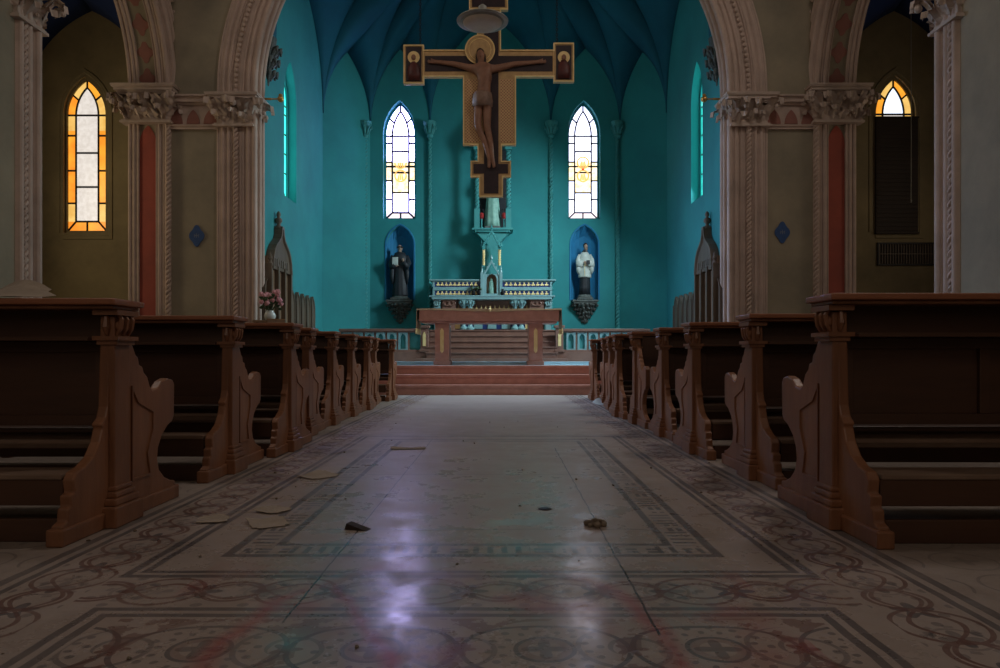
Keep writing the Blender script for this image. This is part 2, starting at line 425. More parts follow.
    arc = ((1.0 - ar / 0.09).clamp().max((1.0 - ln / 0.04).clamp() * y.lt(2.6))) * 1.5
    blot = ((noise(nt, 2.4, 3, 0.5) - 0.52) * 6.0).clamp() * x.lt(1.0)
    fade = ((y * -1.0 + 3.0) * 1.6).clamp()
    stain = (arc * 0.5 + blot * 0.7).clamp() * fade * 0.72
    c = mixc(nt, stain, c, (0.36, 0.05, 0.055))
    # dust and dirt away from the trodden aisle
    dd = (((x - 1.5) * 1.3).clamp() * 0.6 + (dust - 0.5) * 0.7).clamp()
    c = mixc(nt, dd, c, (0.16, 0.13, 0.10))
    c = mixc(nt, joint.clamp() * 0.85, c, (0.03, 0.026, 0.024))
    nt.links.new(c, b.inputs['Base Color'])
    rg = (noise(nt, 3.5, 5, 0.7) - 0.5) * 0.8 + 0.27 + ((x - 1.0) * 0.6).clamp() * 0.3 + ((y - 3.0) * 0.04).clamp()
    nt.links.new(rg.clamp().s, b.inputs['Roughness'])
    b.inputs['Specular IOR Level'].default_value = 0.5
    bump(nt, b, noise(nt, 26, 4) * 0.5 + noise(nt, 4, 3) * 1.2 - dark.clamp() * 0.1, 0.10, 0.006)
    bm = bmesh.new(); box(bm, -10.2, 10.2, -6.2, 19.5, -0.2, 0)
    return build('floor', bm, m, kind='structure')
make_floor()

# ------------------------------------------------------------------ windows
def window(idx, w, h, rise, origin, u, n, bands, mats, arch_mats, frame_m, depth=0.05, bw=0.22, name=None, shutter=None, lead=0.014, lines=None):
    """n points into the room. bands: heights splitting the straight part; mats(row, cell): 'b' border or 'c' centre"""
    u = Vector(u); n = Vector(n); o = Vector(origin); v = Vector((0, 0, 1))
    keys = sorted(set(sum([list(x) for x in mats], []) + list(arch_mats)))
    ki = {k: i for i, k in enumerate(keys)}
    bm = bmesh.new()
    def P(a, b, d=0): return o + u*a + v*b + n*d
    def face(pts, key, d=0):
        f = bm.faces.new([bm.verts.new(P(a, b, d)) for a, b in pts]); f.material_index = ki[key]
    hs = h - rise; iw = w - 2*bw*w
    segs = []
    # straight part
    rows = list(zip(bands, bands[1:]))
    for r, (z0, z1) in enumerate(rows):
        b_, c_ = mats[r]
        if r == 0:   # mitred foot
            face([(-w/2, z0), (-iw/2, z1), (-w/2, z1)], b_); face([(-w/2, z0), (w/2, z0), (iw/2, z1), (-iw/2, z1)], b_); face([(w/2, z0), (w/2, z1), (iw/2, z1)], b_)
            segs += [((-w/2, z0), (-iw/2, z1)), ((w/2, z0), (iw/2, z1)), ((-iw/2, z1), (iw/2, z1)), ((0, z0), (0, z1))]
        else:
            face([(-w/2, z0), (-iw/2, z0), (-iw/2, z1), (-w/2, z1)], b_); face([(iw/2, z0), (w/2, z0), (w/2, z1), (iw/2, z1)], b_)
            face([(-iw/2, z0), (iw/2, z0), (iw/2, z1), (-iw/2, z1)], c_)
            segs += [((-iw/2, z0), (-iw/2, z1)), ((iw/2, z0), (iw/2, z1))]
            ln = lines[r] if lines else 'bc'
            if 'b' in ln: segs += [((-w/2, z1), (-iw/2, z1)), ((iw/2, z1), (w/2, z1))]
            if 'c' in ln: segs += [((-iw/2, z1), (iw/2, z1))]
    A = arch(w, rise, 8); irise = rise * 0.78; B = arch(iw, irise, 8)
    for i in range(len(A) - 1):
        key = arch_mats[0] if (i // 4) % 2 == 0 else arch_mats[1]
        face([(A[i][0], hs + A[i][1]), (A[i+1][0], hs + A[i+1][1]), (B[i+1][0], hs + B[i+1][1]), (B[i][0], hs + B[i][1])], key)
        segs.append(((B[i][0], hs + B[i][1]), (B[i+1][0], hs + B[i+1][1])))
    for i in (4, 8, 12): segs.append(((A[i][0], hs + A[i][1]), (B[i][0], hs + B[i][1])))
    face([(a, hs + b) for a, b in B], arch_mats[2])
    bmesh.ops.remove_doubles(bm, verts=bm.verts, dist=1e-4)
    e = bmesh.ops.extrude_face_region(bm, geom=bm.faces[:], use_keep_orig=True)
    bmesh.ops.translate(bm, verts=[g for g in e['geom'] if isinstance(g, bmesh.types.BMVert)], vec=-n*0.012)
    g = build(name or 'window_%d' % idx, bm, keys, kind='structure')
    bm = bmesh.new()
    for (a0, b0), (a1, b1) in segs: tube(bm, [P(a0, b0, .004), P(a1, b1, .004)], lead, 6)
    build('leading', bm, 'lead', g)
    bm = bmesh.new()
    pth = [(a, b) for a, b in lancet(w, h, rise, 10)]
    sweep(bm, pth + [pth[0]], [(-0.02, 0), (-0.02, 0.035), (0.03, 0.035), (0.03, 0)], o, u, v, n)
    build('window_frame', bm, frame_m, g)
    return g

W_B = dict(w=0.79, h=3.06, rise=0.85)     # back windows of the chancel
rowsB = [0, .17, .52, .70, 1.02, 1.24, 1.40, 1.52, 1.80, 2.02, 2.21]
def matsB(W): return [('g_lilac', 'g_lilac'), (W, W), (W, W), (W, 'g_ivory'), ('g_ivory', 'g_ivory'), ('g_ivory', 'g_ivory'), ('g_ivory', 'g_ivory'), (W, W), (W, W), (W, W)]
linB = ['bc', 'b', 'c', 'b', 'c', 'bc', 'b', 'c', 'b', 'bc']
BWX = (PX(400.5, 19.2), PX(583, 19.2)); BWZ = PZ(219, 19.2)
for i, wx in enumerate(BWX):
    wg = window(i + 1, 0.79, 3.06, 0.85, (wx, YB + 0.22, BWZ), (1, 0, 0), (0, -1, 0), rowsB, matsB(('g_white', 'g_dim')[i]), (('g_white', 'g_dim')[i],)*3, 'teal', lead=(0.028, 0.021)[i], lines=linB)
    for zc in (1.15, 1.50):
        bm = bmesh.new(); tube(bm, [(wx + .15*math.cos(a), YB + .205, BWZ + zc + .15*math.sin(a)) for a in [2*PI*q/24 for q in range(24)]], .022, 6, closed=True)
        for dx in (-.06, 0, .06): tube(bm, [(wx + dx, YB + .205, BWZ + zc - .11), (wx + dx*.6, YB + .205, BWZ + zc + .05)], [.028, .014], 6)
        build('roundel', bm, 'g_amber', wg)
    if i: bm = bmesh.new(); ball(bm, (wx, YB + .20, BWZ + 1.32), .035); build('red_jewel', bm, 'g_red', wg)
SWZ, SWH = 4.12, 2.85
rowsS = [0, .18, .6, 1.02, 1.44, 1.86, 2.05]
for i, s in enumerate((-1, 1)):
    window(i + 3, 0.82, SWH, 0.8, (s*(AH + 0.22), 15.25, SWZ), (0, s, 0), (-s, 0, 0), rowsS, [('g_teal', 'g_teal')] + [('g_teal', 'g_tealwhite')] * 5, ('g_teal', 'g_tealwhite', 'g_tealwhite'), 'teal')
YE = 14.5            # end wall of the aisles
s_ = 720 / 14.6
AWX = (PX(87.5, 14.6), PX(893, 14.6)); AWZ = (PZ(232, 14.6), PZ(231, 14.6))
AWW, AWH, AWR = 40 / s_, 152 / s_, 0.72
rowsA = [0, .21, .58, .91, 1.24, 1.60, 1.95, 2.05, AWH - AWR]
linA = ['bc', 'b', 'c', 'b', 'c', 'b', '', 'bc']
matsA = [('g_orange', 'g_orange'), ('g_yellow', 'g_clear'), ('g_orange', 'g_clear'), ('g_orange', 'g_clear'), ('g_orange', 'g_clear'), ('g_orange', 'g_clear'), ('g_orange', 'g_clear'), ('g_yellow', 'g_clear')]
window(5, AWW, AWH, AWR, (AWX[0], YE + .1, AWZ[0]), (1, 0, 0), (0, -1, 0), rowsA, matsA, ('g_orange', 'g_yellow', 'g_clear'), 'wall_aisle', lead=0.02, lines=linA)
window(6, AWW*.95, AWH, AWR, (AWX[1], YE + .1, AWZ[1]), (1, 0, 0), (0, -1, 0), rowsA, matsA, ('g_orange', 'g_yellow', 'g_cool'), 'wall_aisle', lead=0.02, lines=linA)
# unseen windows; entrance and clerestory ones are added to fill the nave with light
for i, s in enumerate((-1, 1)):
    window(i + 7, 0.8, 3.0, 0.8, (s*9.62, 11.8, 2.6), (0, s, 0), (-s, 0, 0), [0, .2, .6, 1, 1.4, 1.8, 2.2], [('g_orange', 'g_clear')] * 6, ('g_orange', 'g_yellow', 'g_clear'), 'wall_aisle')
for i, s in enumerate((-1, 1)):  # two windows behind the camera, added to carry fill light
    window(i + 9, 1.1, 3.6, 1.1, (s*3.6, -5.85, 2.4), (1, 0, 0), (0, 1, 0), [0, .25, .7, 1.1, 1.5, 1.9, 2.2, 2.5], [('g_yellow', 'g_clear')] * 7, ('g_orange', 'g_yellow', 'g_clear'), 'wall_nave')

for i, s in enumerate((-1, 1)):  # clerestory windows, added out of view to light the nave from above
    for j, y in enumerate((7.4, 1.6)):
        window(12 + i*2 + j, 1.24, 2.64, 1.17, (s*(XA + .2), y, 8.43), (0, s, 0), (-s, 0, 0), [0, .2, .6, 1.0, 1.47], [('g_yellow', 'g_clear')] * 4, ('g_orange', 'g_yellow', 'g_clear'), 'wall_nave')

# ------------------------------------------------------------------ chancel walls
def wall(name, outer, holes, o, u, n, t, m):
    bm = bmesh.new(); holed(bm, outer, holes, o, u, (0, 0, 1), n, t)
    return build(name, bm, m, kind='structure')
HW = 9.0
def lan(cx, z0, w, h, r): return lancet(w, h, r, 10, cx, z0)
nich = []
NW, NH, NR = 27/37.6, 1.97, 0.52
NX = (PX(400, YB), PX(584.5, YB)); NZ = PZ(300, YB)
wall('wall_chancel_back', [(-3.32, 0), (3.32, 0), (3.32, 11.6), (-3.32, 11.6)],
     [lan(wx, BWZ - .04, .86, 3.14, .88) for wx in BWX] + [lan(nx, NZ, NW, NH, NR) for nx in NX], (0, YB, 0), (1, 0, 0), (0, 1, 0), 0.35, 'teal')
for i, nx in enumerate(NX):           # curved backs of the statue niches
    bm = bmesh.new(); pts = []
    N = 10
    A = lancet(NW, NH, NR, 10)
    for k in range(N + 1):
        a = PI * k / N; x = -NW/2*math.cos(a); dy = 0.30*math.sin(a)
        c_ = (NR*NR - NW*NW/4) / NW; rad = NW/2 + c_
        top = NH - NR + math.sqrt(max(0, rad**2 - (c_ + abs(x))**2))
        pts.append((nx + x, YB + dy + 0.002, NZ, NZ + top, x))
    cols = []
    for q in pts:
        col_ = []
        for j in range(9):
            t = j / 8; zz = q[2] + (q[3] - q[2]) * t
            yy = q[1] if zz - NZ < NH - NR else YB + (q[1] - YB) * math.sqrt(max(0, 1 - ((zz - NZ - NH + NR) / NR)**2))
            col_.append(bm.verts.new((q[0], yy, zz)))
        cols.append(col_)
    for a, b_ in zip(cols, cols[1:]):
        for j in range(8):
            bm.faces.new((a[j], b_[j], b_[j+1], a[j+1]))
    box(bm, nx - NW/2, nx + NW/2, YB, YB + .3, NZ - .04, NZ)
    build('trim_%d' % (30 + i), bm, 'niche', kind='structure')
    bm = bmesh.new()
    pth = lancet(NW, NH, NR, 10, nx, NZ)
    sweep(bm, pth, [(0.0, 0), (0.0, .015), (.03, .02), (.045, 0)], (0, YB, 0), (1, 0, 0), (0, 0, 1), (0, -1, 0))
    build('trim_%d' % (32 + i), bm, 'niche', kind='structure')
for s, nm in ((-1, 'left'), (1, 'right')):
    wall('wall_chancel_' + nm, [(YW + .35, 0), (YS, 0), (YS, 11.6), (YW + .35, 11.6)], [lan(15.25, SWZ - .03, .88, SWH + .07, .83)], (s*AH, 0, 0), (0, 1, 0), (s, 0, 0), 0.35, 'teal')
    bm = bmesh.new()
    p0, p1 = Vector((s*AH, YS, 0)), Vector((s*3.3, YB, 0)); nn = Vector((s, 1, 0)).normalized()
    v = [bm.verts.new(p) for p in (p0, p1, p1 + Vector((0, 0, 11.6)), p0 + Vector((0, 0, 11.6)))]
    w2 = [bm.verts.new(q.co + nn*.35) for q in v]
    bm.faces.new(v); bm.faces.new(w2[::-1])
    for i in range(4): bm.faces.new((v[i], w2[i], w2[(i+1) % 4], v[(i+1) % 4]))
    build('wall_chancel_corner_' + nm, bm, 'teal', kind='structure')

# vaults: for each wall bay a web of ruled surfaces between the wall arch and the groins
def vault(name, springers, closed, key, zs, peaks, m, skip=()):
    bm = bmesh.new(); K = Vector(key); N = 14; S = [Vector((x, y, zs)) for x, y in springers]
    def groin(P):
        out = []
        for i in range(N + 1):
            a = PI/2 * i / N
            out.append(Vector((P.x + (K.x - P.x)*(1 - math.cos(a)), P.y + (K.y - P.y)*(1 - math.cos(a)), P.z + (K.z - P.z)*math.sin(a))))
        return out
    n = len(S)
    for i in range(n if closed else n - 1):
        if i in skip: continue
        P0, P1 = S[i], S[(i+1) % n]; d = P1 - P0; w = d.length; rise = peaks[i]
        A = arch(w, rise, N); u = d.normalized(); mid = (P0 + P1)/2
        L = [mid + u*a + Vector((0, 0, b)) for a, b in A]
        for half, P in ((L[:N+1], P0), (L[N:][::-1], P1)):
            G = groin(P); rows = []
            for q in range(N + 1):
                rows.append([bm.verts.new(half[q].lerp(G[q], t / 6)) for t in range(7)])
            for a, b in zip(rows, rows[1:]):
                for t in range(6):
                    vs = (a[t], a[t+1], b[t+1], b[t])
                    try: bm.faces.new(vs)
                    except ValueError: pass
    o = build(name, bm, m, smooth=True, kind='structure')
    sd = o.modifiers.new('s', 'SOLIDIFY'); sd.thickness = 0.05; sd.offset = 0
    return o
ZV = 6.85
springs = [(-AH, 13.6), (-AH, YS), (-3.3, YB), (PX(430, YB), YB), (PX(551, YB), YB), (3.3, YB), (AH, YS), (AH, 13.6)]
vault('ceiling_chancel', springs, True, (0, 16.2, 11.3), ZV, [2.5, 1.75, 2.05, 2.9, 2.05, 1.75, 2.5, 4.3], 'bluevault')
for s in (-1, 1):
    vault('ceiling_aisle', [(s*XI, 8.45), (s*9.5, 8.45), (s*9.5, YE), (s*XI, YE)], True, (s*8.05, 11.5, 8.6), 5.6, [2.35, 2.7, 2.15, 2.9], 'blueaisle')
# window-wall shafts of the chancel (twisted ropes with little capitals)
k = 10
for px in (366, 430, 551, 617):
    x = PX(px, YB)
    bm = bmesh.new()
    rope(bm, x, YB - .05, 1.45, 6.55, .05, .2)
    lathe(bm, [(.07, 6.5), (.10, 6.55), (.08, 6.6), (.10, 6.7), (.17, 6.86), (.17, 6.92)], (x, YB - .08, 0), 12)
    for q in range(5):
        a = PI + PI*q/4
        tube(bm, [(x + .08*math.cos(a), YB - .08 + .08*math.sin(a), 6.6), (x + .12*math.cos(a), YB - .08 + .12*math.sin(a), 6.72), (x + .18*math.cos(a), YB - .08 + .18*math.sin(a), 6.78), (x + .17*math.cos(a), YB - .08 + .17*math.sin(a), 6.72)], [.03, .035, .03, .02], 6)
    lathe(bm, [(.12, 1.4), (.12, 1.46), (.08, 1.5)], (x, YB - .08, 0), 12)
    build('trim_%d' % k, bm, 'tealstone', kind='structure'); k += 1
# wall rib and leaf corbel near the chancel arch
for s in (-1, 1):
    bm = bmesh.new()
    A = arch(2*AH - .1, 4.25, 20)
    sweep(bm, A, [(-.12, 0), (-.12, .16), (-.02, .2), (.08, .16), (.08, 0)], (0, 13.75, ZV), (1, 0, 0), (0, 0, 1), (0, -1, 0)) if s < 0 else None
    if s < 0: build('trim_%d' % k, bm, 'bluevault', kind='structure'); k += 1
    else: bm.free()
    bm = bmesh.new(); cx, cy = s*(AH + .0), 13.78
    lathe(bm, [(.02, 5.95), (.05, 6.15), (.08, 6.35), (.11, 6.5), (.15, 6.72), (.17, 6.86)], (cx, cy, 0), 12)
    for row, zz in enumerate((6.15, 6.38, 6.6)):
        for q in range(7):
            a = (0 if s < 0 else PI) - PI/2 + PI*q/6; r0 = .04 + .035*row
            tube(bm, [(cx + r0*math.cos(a), cy + r0*math.sin(a), zz - .08), (cx + (r0 + .07)*math.cos(a), cy + (r0 + .07)*math.sin(a), zz + .03), (cx + (r0 + .14)*math.cos(a), cy + (r0 + .14)*math.sin(a), zz + .04), (cx + (r0 + .13)*math.cos(a), cy + (r0 + .13)*math.sin(a), zz - .04)], [.03, .045, .04, .02], 6)
    build('trim_%d' % k, bm, 'corbel', kind='structure'); k += 1

# ------------------------------------------------------------------ chancel arch wall
arcR = arch(2*AH, 4.47, 24)
outer = [(-XI, 0), (-XI, 12), (XI, 12), (XI, 0), (AH, 0)] + [(a, SPR + b) for a, b in reversed(arcR)] + [(-AH, 0)]
wall('wall_chancel_arch', outer, [], (0, YW, 0), (1, 0, 0), (0, 1, 0), .35, 'wall_nave')
path = [(-AH, 0)] + [(a, SPR + b) for a, b in arcR] + [(AH, 0)]
prof = [(0, -.02), (0, .06)] + rolls([(0.0, .08, 'r', .06), (.09, .11, 'f', .055), (.12, .19, 'r', .05), (.20, .22, 'f', .03), (.23, .27, 'r', .045), (.29, .31, 'f', .05), (.32, .44, 'f', .035), (.45, .47, 'f', .055), (.48, .54, 'r', .045), (.555, .58, 'f', .03), (.59, .65, 'r', .035), (.66, .69, 'f', .04), (.695, .74, 'r', .02)]) + [(.75, -.02)]
bm = bmesh.new(); sweep(bm, path, prof, (0, YW, 0), (1, 0, 0), (0, 0, 1), (0, -1, 0))
build('trim_1', bm, 'stone', kind='structure')
# jamb rolls inside the opening
bm = bmesh.new()
sweep(bm, path, [(0, 0), (-.03, 0)] + [(-.01 - h, a) for a, h in rolls([(0.03, .11, 'r', 0), (.13, .16, 'f', 0), (.18, .27, 'r', 0), (.29, .34, 'f', 0)])] + [(0, .345)], (0, YW, 0), (1, 0, 0), (0, 0, 1), (0, 1, 0))
build('trim_2', bm, 'stone', kind='structure')
bm = bmesh.new()
for s in (-1, 1): rope(bm, s*(AH + .38), YW - .07, .25, SPR - .62, .045, .17)
build('trim_3', bm, 'stone', kind='structure')
# ropework following the arch ring
bm = bmesh.new()
for i in range(160):
    t = i / 159 * 48; j = min(47, int(t)); f = t - j
    a = arcR[j][0]*(1-f) + arcR[j+1][0]*f; b = arcR[j][1]*(1-f) + arcR[j+1][1]*f
    rr = math.hypot(a, b); a += a/rr*.38; b += b/rr*.38
    tx, tz = -b/rr, a/rr
    ball(bm, (a, YW - .07, SPR + b), .042, 1.0, .8, 1.0, 6)
build('trim_4', bm, 'stone', kind='structure')

# ------------------------------------------------------------------ nave arcade walls
def yarch(y0, y1, rise): return [(( y0 + y1)/2 + a, SPR + b) for a, b in arch(y1 - y0, rise, 18)]
bays = [(9.4, 13.2), (3.7, 7.5), (-2.0, 1.8)]
for s, nm in ((-1, 'left'), (1, 'right')):
    out = [(-6, 0), (-6, 12), (13.2, 12)]
    first = True
    for y0, y1 in bays:
        A = yarch(y0, y1, 2.3)
        if first: out += [(y1, SPR)] + A[::-1][1:] + [(y0, 0)]; first = False
        else: out += [(y1, 0)] + A[::-1] + [(y0, 0)]
    wall('wall_nave_' + nm, out, [lan(7.4, 8.4, 1.3, 2.7, 1.2), lan(1.6, 8.4, 1.3, 2.7, 1.2)], (s*XA, 0, 0), (0, 1, 0), (s, 0, 0), XI - XA, 'wall_nave')
    # mouldings around the first openings: face rolls and soffit rolls
    for bi, (y0, y1) in enumerate(bays[:2]):
        A = yarch(y0, y1, 2.3)
        pth = [(y0, 0)] + A + ([(y1, 0)] if bi else [])
        bm = bmesh.new()
        sweep(bm, pth, [(0, -.02)] + rolls([(0, .10, 'r', .05), (.12, .16, 'f', .03), (.17, .26, 'r', .04), (.28, .31, 'f', .02), (.32, .40, 'r', .03)]) + [(.42, -.02)], (s*XA, 0, 0), (0, 1, 0), (0, 0, 1), (-s, 0, 0))
        build('trim_%d' % k, bm, 'stone', kind='structure'); k += 1
        bm = bmesh.new(); pth2 = [(y0, 0)] + A + [(y1, 0)]
        sweep(bm, pth2, [(0, -.02), (-.02, -.02)] + [(-.02 - h, a) for a, h in rolls([(0.0, .09, 'r', 0), (.10, .13, 'f', .02), (.14, .22, 'r', 0), (.235, .25, 'f', 0.02)])] + [(0, .26)], (s*XA, 0, 0), (0, 1, 0), (0, 0, 1), (s, 0, 0))
        sweep(bm, pth2, [(0, .56)] + [(-.02 - h, a) for a, h in rolls([(.565, .60, 'f', 0.02), (.61, .68, 'r', 0), (.69, .76, 'r', 0)])] + [(0, .77)], (s*XA, 0, 0), (0, 1, 0), (0, 0, 1), (s, 0, 0))
        build('trim_%d' % k, bm, 'stone', kind='structure'); k += 1
        # red medallions on the soffit and a red strip up the pier
        bm = bmesh.new(); L = 0; last = -1
        for i in range(len(A) - 1):
            seg = math.hypot(A[i+1][0] - A[i][0], A[i+1][1] - A[i][1])
            while last + .46 < L + seg:
                last = max(last + .46, 0.25) if last < 0 else last + .46
                if last > L + seg: break
                f = (last - L) / seg; yy = A[i][0] + (A[i+1][0] - A[i][0])*f; zz = A[i][1] + (A[i+1][1] - A[i][1])*f
                tv = Vector((0, A[i+1][0] - A[i][0], A[i+1][1] - A[i][1])).normalized(); nv = Vector((0, tv.z, -tv.y))
                if nv.z > 0: nv = -nv
                pts = [((.125 + .025*math.cos(4*q*2*PI/32))*math.cos(q*2*PI/32), (.16 + .03*math.cos(4*q*2*PI/32))*math.sin(q*2*PI/32)) for q in range(32)]
                prism(bm, pts, Vector((s*(XA + .405), yy, zz)), (1, 0, 0), tv, nv, .012)
            L += seg
        build('trim_%d' % k, bm, 'redpale', kind='structure'); k += 1
        bm = bmesh.new()
        for yy, dr in ((y1, -1), (y0, 1)):
            pts = [(-.15, .3)] + [(a, 4.68 + b) for a, b in arch(.30, .33, 6)] + [(.15, .3)]
            prism(bm, pts, (s*(XA + .405), yy, 0), (1, 0, 0), (0, 0, 1), (0, dr, 0), .012)
        build('trim_%d' % k, bm, 'redpanel', kind='structure'); k += 1
    # colonette of the respond at the wall edge and edge ropes
    bm = bmesh.new()
    rope(bm, s*(XA + .015), YW - .05, .2, SPR - .62, .045, .18)
    rope(bm, s*(XA - .03), 9.4 - .29, .2, SPR - .62, .045, .18)
    build('trim_%d' % k, bm, 'stone', kind='structure'); k += 1
    # little crockets running up the outside of the arch
    bm = bmesh.new(); A = yarch(9.4, 13.2, 2.3)
    for i in range(2, 35):
        yy, zz = A[i]; c_ = Vector((yy - 11.3, zz - SPR)); c_.normalize()
        ball(bm, (s*(XA - .06), yy + c_.x*.46, zz + c_.y*.46), .05, seg=6)
    build('trim_%d' % k, bm, 'stone', kind='structure'); k += 1

# ------------------------------------------------------------------ capitals
def leaf(bm, p, out, w, h, curl, rnd):
    """acanthus leaf rising from p and curling towards out"""
    out = Vector(out).normalized(); sd = out.cross(Vector((0, 0, 1))).normalized(); p = Vector(p)
    N = 8; rows = []
    for i in range(N + 1):
        t = i / N
        if t < .62: q = p + Vector((0, 0, 1))*h*(t/.62) + out*(curl*.35*(t/.62)**2)
        else:
            a = (t - .62)/.38 * PI*1.15
            q = p + Vector((0, 0, 1))*(h + math.sin(a)*curl*.30) + out*(curl*.35 + (1 - math.cos(a))*curl*.33)
        ww = w * (0.55 + .5*math.sin(PI*min(1, t*1.05))) * (1 + .25*math.sin(t*19 + rnd))*.5 * (1 - .4*max(0, t - .7)/.3)
        rows.append([bm.verts.new(q + sd*ww*e + out*(-abs(e)*w*.22 + .012*math.cos(e*6))) for e in (-1, -.5, 0, .5, 1)])
    for a, b in zip(rows, rows[1:]):
        for j in range(4): bm.faces.new((a[j], a[j+1], b[j+1], b[j]))
def capital(name, x0, x1, y0, y1, z0, z1, sides, lw=.21):
    """block capital: necking, bell, curling leaves in two rows, abacus"""
    bm = bmesh.new(); H = z1 - z0
    def slab(g, a, b): box(bm, x0 - g, x1 + g, y0 - g, y1 + g, a, b)
    slab(.05, z0, z0 + .035); slab(.03, z0 + .035, z0 + .06)
    slab(-.005, z0 + .06, z1 - .19)
    slab(.07, z1 - .17, z1 - .14); slab(.09, z1 - .14, z1 - .11); slab(.12, z1 - .11, z1 - .05); slab(.15, z1 - .05, z1 - .025); slab(.16, z1 - .025, z1)
    rng = random.Random(int(abs(x0*100 + y0*10)))
    edges = {'-y': ((x0, y0), (x1, y0), (0, -1, 0)), '+y': ((x1, y1), (x0, y1), (0, 1, 0)), '-x': ((x0, y1), (x0, y0), (-1, 0, 0)), '+x': ((x1, y0), (x1, y1), (1, 0, 0))}
    for sd in sides:
        (ax, ay), (bx, by), o = edges[sd]; ln = math.hypot(bx - ax, by - ay); n = max(2, round(ln / lw))
        for row in range(2):
            for i in range(n + (row == 1)):
                t = (i + (.5 if row == 0 else 0)) / n
                px, py = ax + (bx - ax)*t, ay + (by - ay)*t
                oo = Vector(o) + Vector((bx - ax, by - ay, 0)).normalized() * ((-.6 if t == 0 else .6 if t == 1 else 0))
                oo = oo + Vector((rng.uniform(-.4, .4), rng.uniform(-.4, .4), 0))
                leaf(bm, (px, py, z0 + .04 + row*.09 + rng.uniform(-.02, .03)), oo, lw*rng.uniform(1.0, 1.4), H*((.24 if row == 0 else .40) + rng.uniform(-.03, .05)), .20 + .07*row + rng.random()*.07, rng.random()*6)
                if row:
                    ball(bm, (px + oo.x*.15, py + oo.y*.15, z0 + H*(.50 + rng.random()*.16)), rng.uniform(.035, .06), seg=7)
            
        for i in range(n*2):   # small buds filling the bell
            t = (i + .5)/(n*2); ball(bm, (ax + (bx - ax)*t + o[0]*.04, ay + (by - ay)*t + o[1]*.04, z0 + H*(.25 + .3*rng.random())), .03, seg=6)
    return build(name, bm, 'leafstone', kind='structure')
for s in (-1, 1):
    def xs(a, b): return (min(s*a, s*b), max(s*a, s*b))
    inn = '+x' if s < 0 else '-x'; outx = '-x' if s < 0 else '+x'
    x0, x1 = xs(AH + .08, AH + .72); capital('trim_%d' % k, x0, x1, YW - .10, YW + .33, SPR - .66, SPR - .08, ['-y', inn]); k += 1
    x0, x1 = xs(XA - .02, XI + .05); capital('trim_%d' % k, x0, x1, YW - .12, YW + .02, SPR - .60, SPR + .07, ['-y', inn, outx]); k += 1
    x0, x1 = xs(XA - .06, XI + .04); capital('trim_%d' % k, x0, x1, 8.95, 9.44, SPR - .62, SPR + .04, [inn, '+y']); k += 1
    capital('trim_%d' % k, x0, x1, 7.46, 7.95, SPR - .62, SPR + .04, [inn, '-y']); k += 1
    # frieze between the capitals
    bm = bmesh.new(); x0, x1 = xs(AH + .7, XA + .02)
    SQ = SPR - .09
    box(bm, x0, x1, YW - .05, YW + .02, SQ - .60, SQ - .55); box(bm, x0, x1, YW - .08, YW + .02, SQ - .55, SQ - .53)
    box(bm, x0, x1, YW - .02, YW + .02, SQ - .53, SQ - .16)
    box(bm, x0, x1, YW - .06, YW + .02, SQ - .16, SQ - .12); box(bm, x0, x1, YW - .11, YW + .02, SQ - .12, SQ - .03); box(bm, x0, x1, YW - .16, YW + .02, SQ - .03, SQ)
    build('trim_%d' % k, bm, 'stone', kind='structure'); k += 1
    bm = bmesh.new()
    cx = s*(AH + .74 + XA)/2
    for q in (-1, 0, 1):
        pts = [(a, b) for a, b in arch(.24, .26, 6)]
        prism(bm, pts, (cx + q*.31, YW - .02, SQ - .50), (1, 0, 0), (0, 0, 1), (0, -1, 0), .012)
    build('trim_%d' % k, bm, 'redpale', kind='structure'); k += 1
    # plinth blocks of the piers
    bm = bmesh.new(); x0, x1 = xs(AH - .06, AH + .8); box(bm, x0, x1, YW - .16, YW + .38, 0, .35)
    box(bm, x0 + .03, x1 - .03, YW - .13, YW + .37, .35, .42)
    build('trim_%d' % k, bm, 'stone', kind='structure', bevel=.01); k += 1

# ------------------------------------------------------------------ aisle walls, rear wall, ceiling
for i, (s, nm) in enumerate(((-1, 'left'), (1, 'right'))):
    wall('wall_aisle_' + nm, [(-6, 0), (YE + .3, 0), (YE + .3, 9), (-6, 9)], [lan(11.8, 2.57, .86, 3.06, .83)], (s*9.5, 0, 0), (0, 1, 0), (s, 0, 0), .35, 'wall_aisle')
    a, b = sorted((s*XI, s*9.55))
    a0 = AWX[i]; ww = AWW if i == 0 else AWW*.95
    wall('wall_aisle_end_' + nm, [(a, 0), (b, 0), (b, 9), (a, 9)], [lan(a0, AWZ[i] - .03, ww + .05, AWH + .06, AWR + .02)], (0, YE, 0), (1, 0, 0), (0, 1, 0), .35, 'wall_aisle')
    bm = bmesh.new(); pth = lancet(ww + .05, AWH + .06, AWR + .02, 10, a0, AWZ[i] - .03)
    sweep(bm, pth + [pth[0]], [(0.05, 0), (.07, .02), (.13, .02), (.14, 0)], (0, YE, 0), (1, 0, 0), (0, 0, 1), (0, -1, 0))
    build('trim_%d' % k, bm, 'wall_aisle', kind='structure'); k += 1
    # wall stub between the arch wall and the aisle end
    bm = bmesh.new(); a, b = sorted((s*XI, s*(XI - .3))); box(bm, a, b, YW + .35, YE, 0, 9); build('wall_aisle_return_' + nm, bm, 'wall_aisle', kind='structure')
bm = bmesh.new(); holed(bm, [(-9.6, 0), (9.6, 0), (9.6, 12), (-9.6, 12)],
    [lan(-3.6, 2.37, 1.16, 3.66, 1.12), lan(3.6, 2.37, 1.16, 3.66, 1.12), [(1.6*math.cos(2*PI*i/32), 7.2 + 1.6*math.sin(2*PI*i/32)) for i in range(32)]], (0, -5.75, 0), (1, 0, 0), (0, 0, 1), (0, -1, 0), .3)
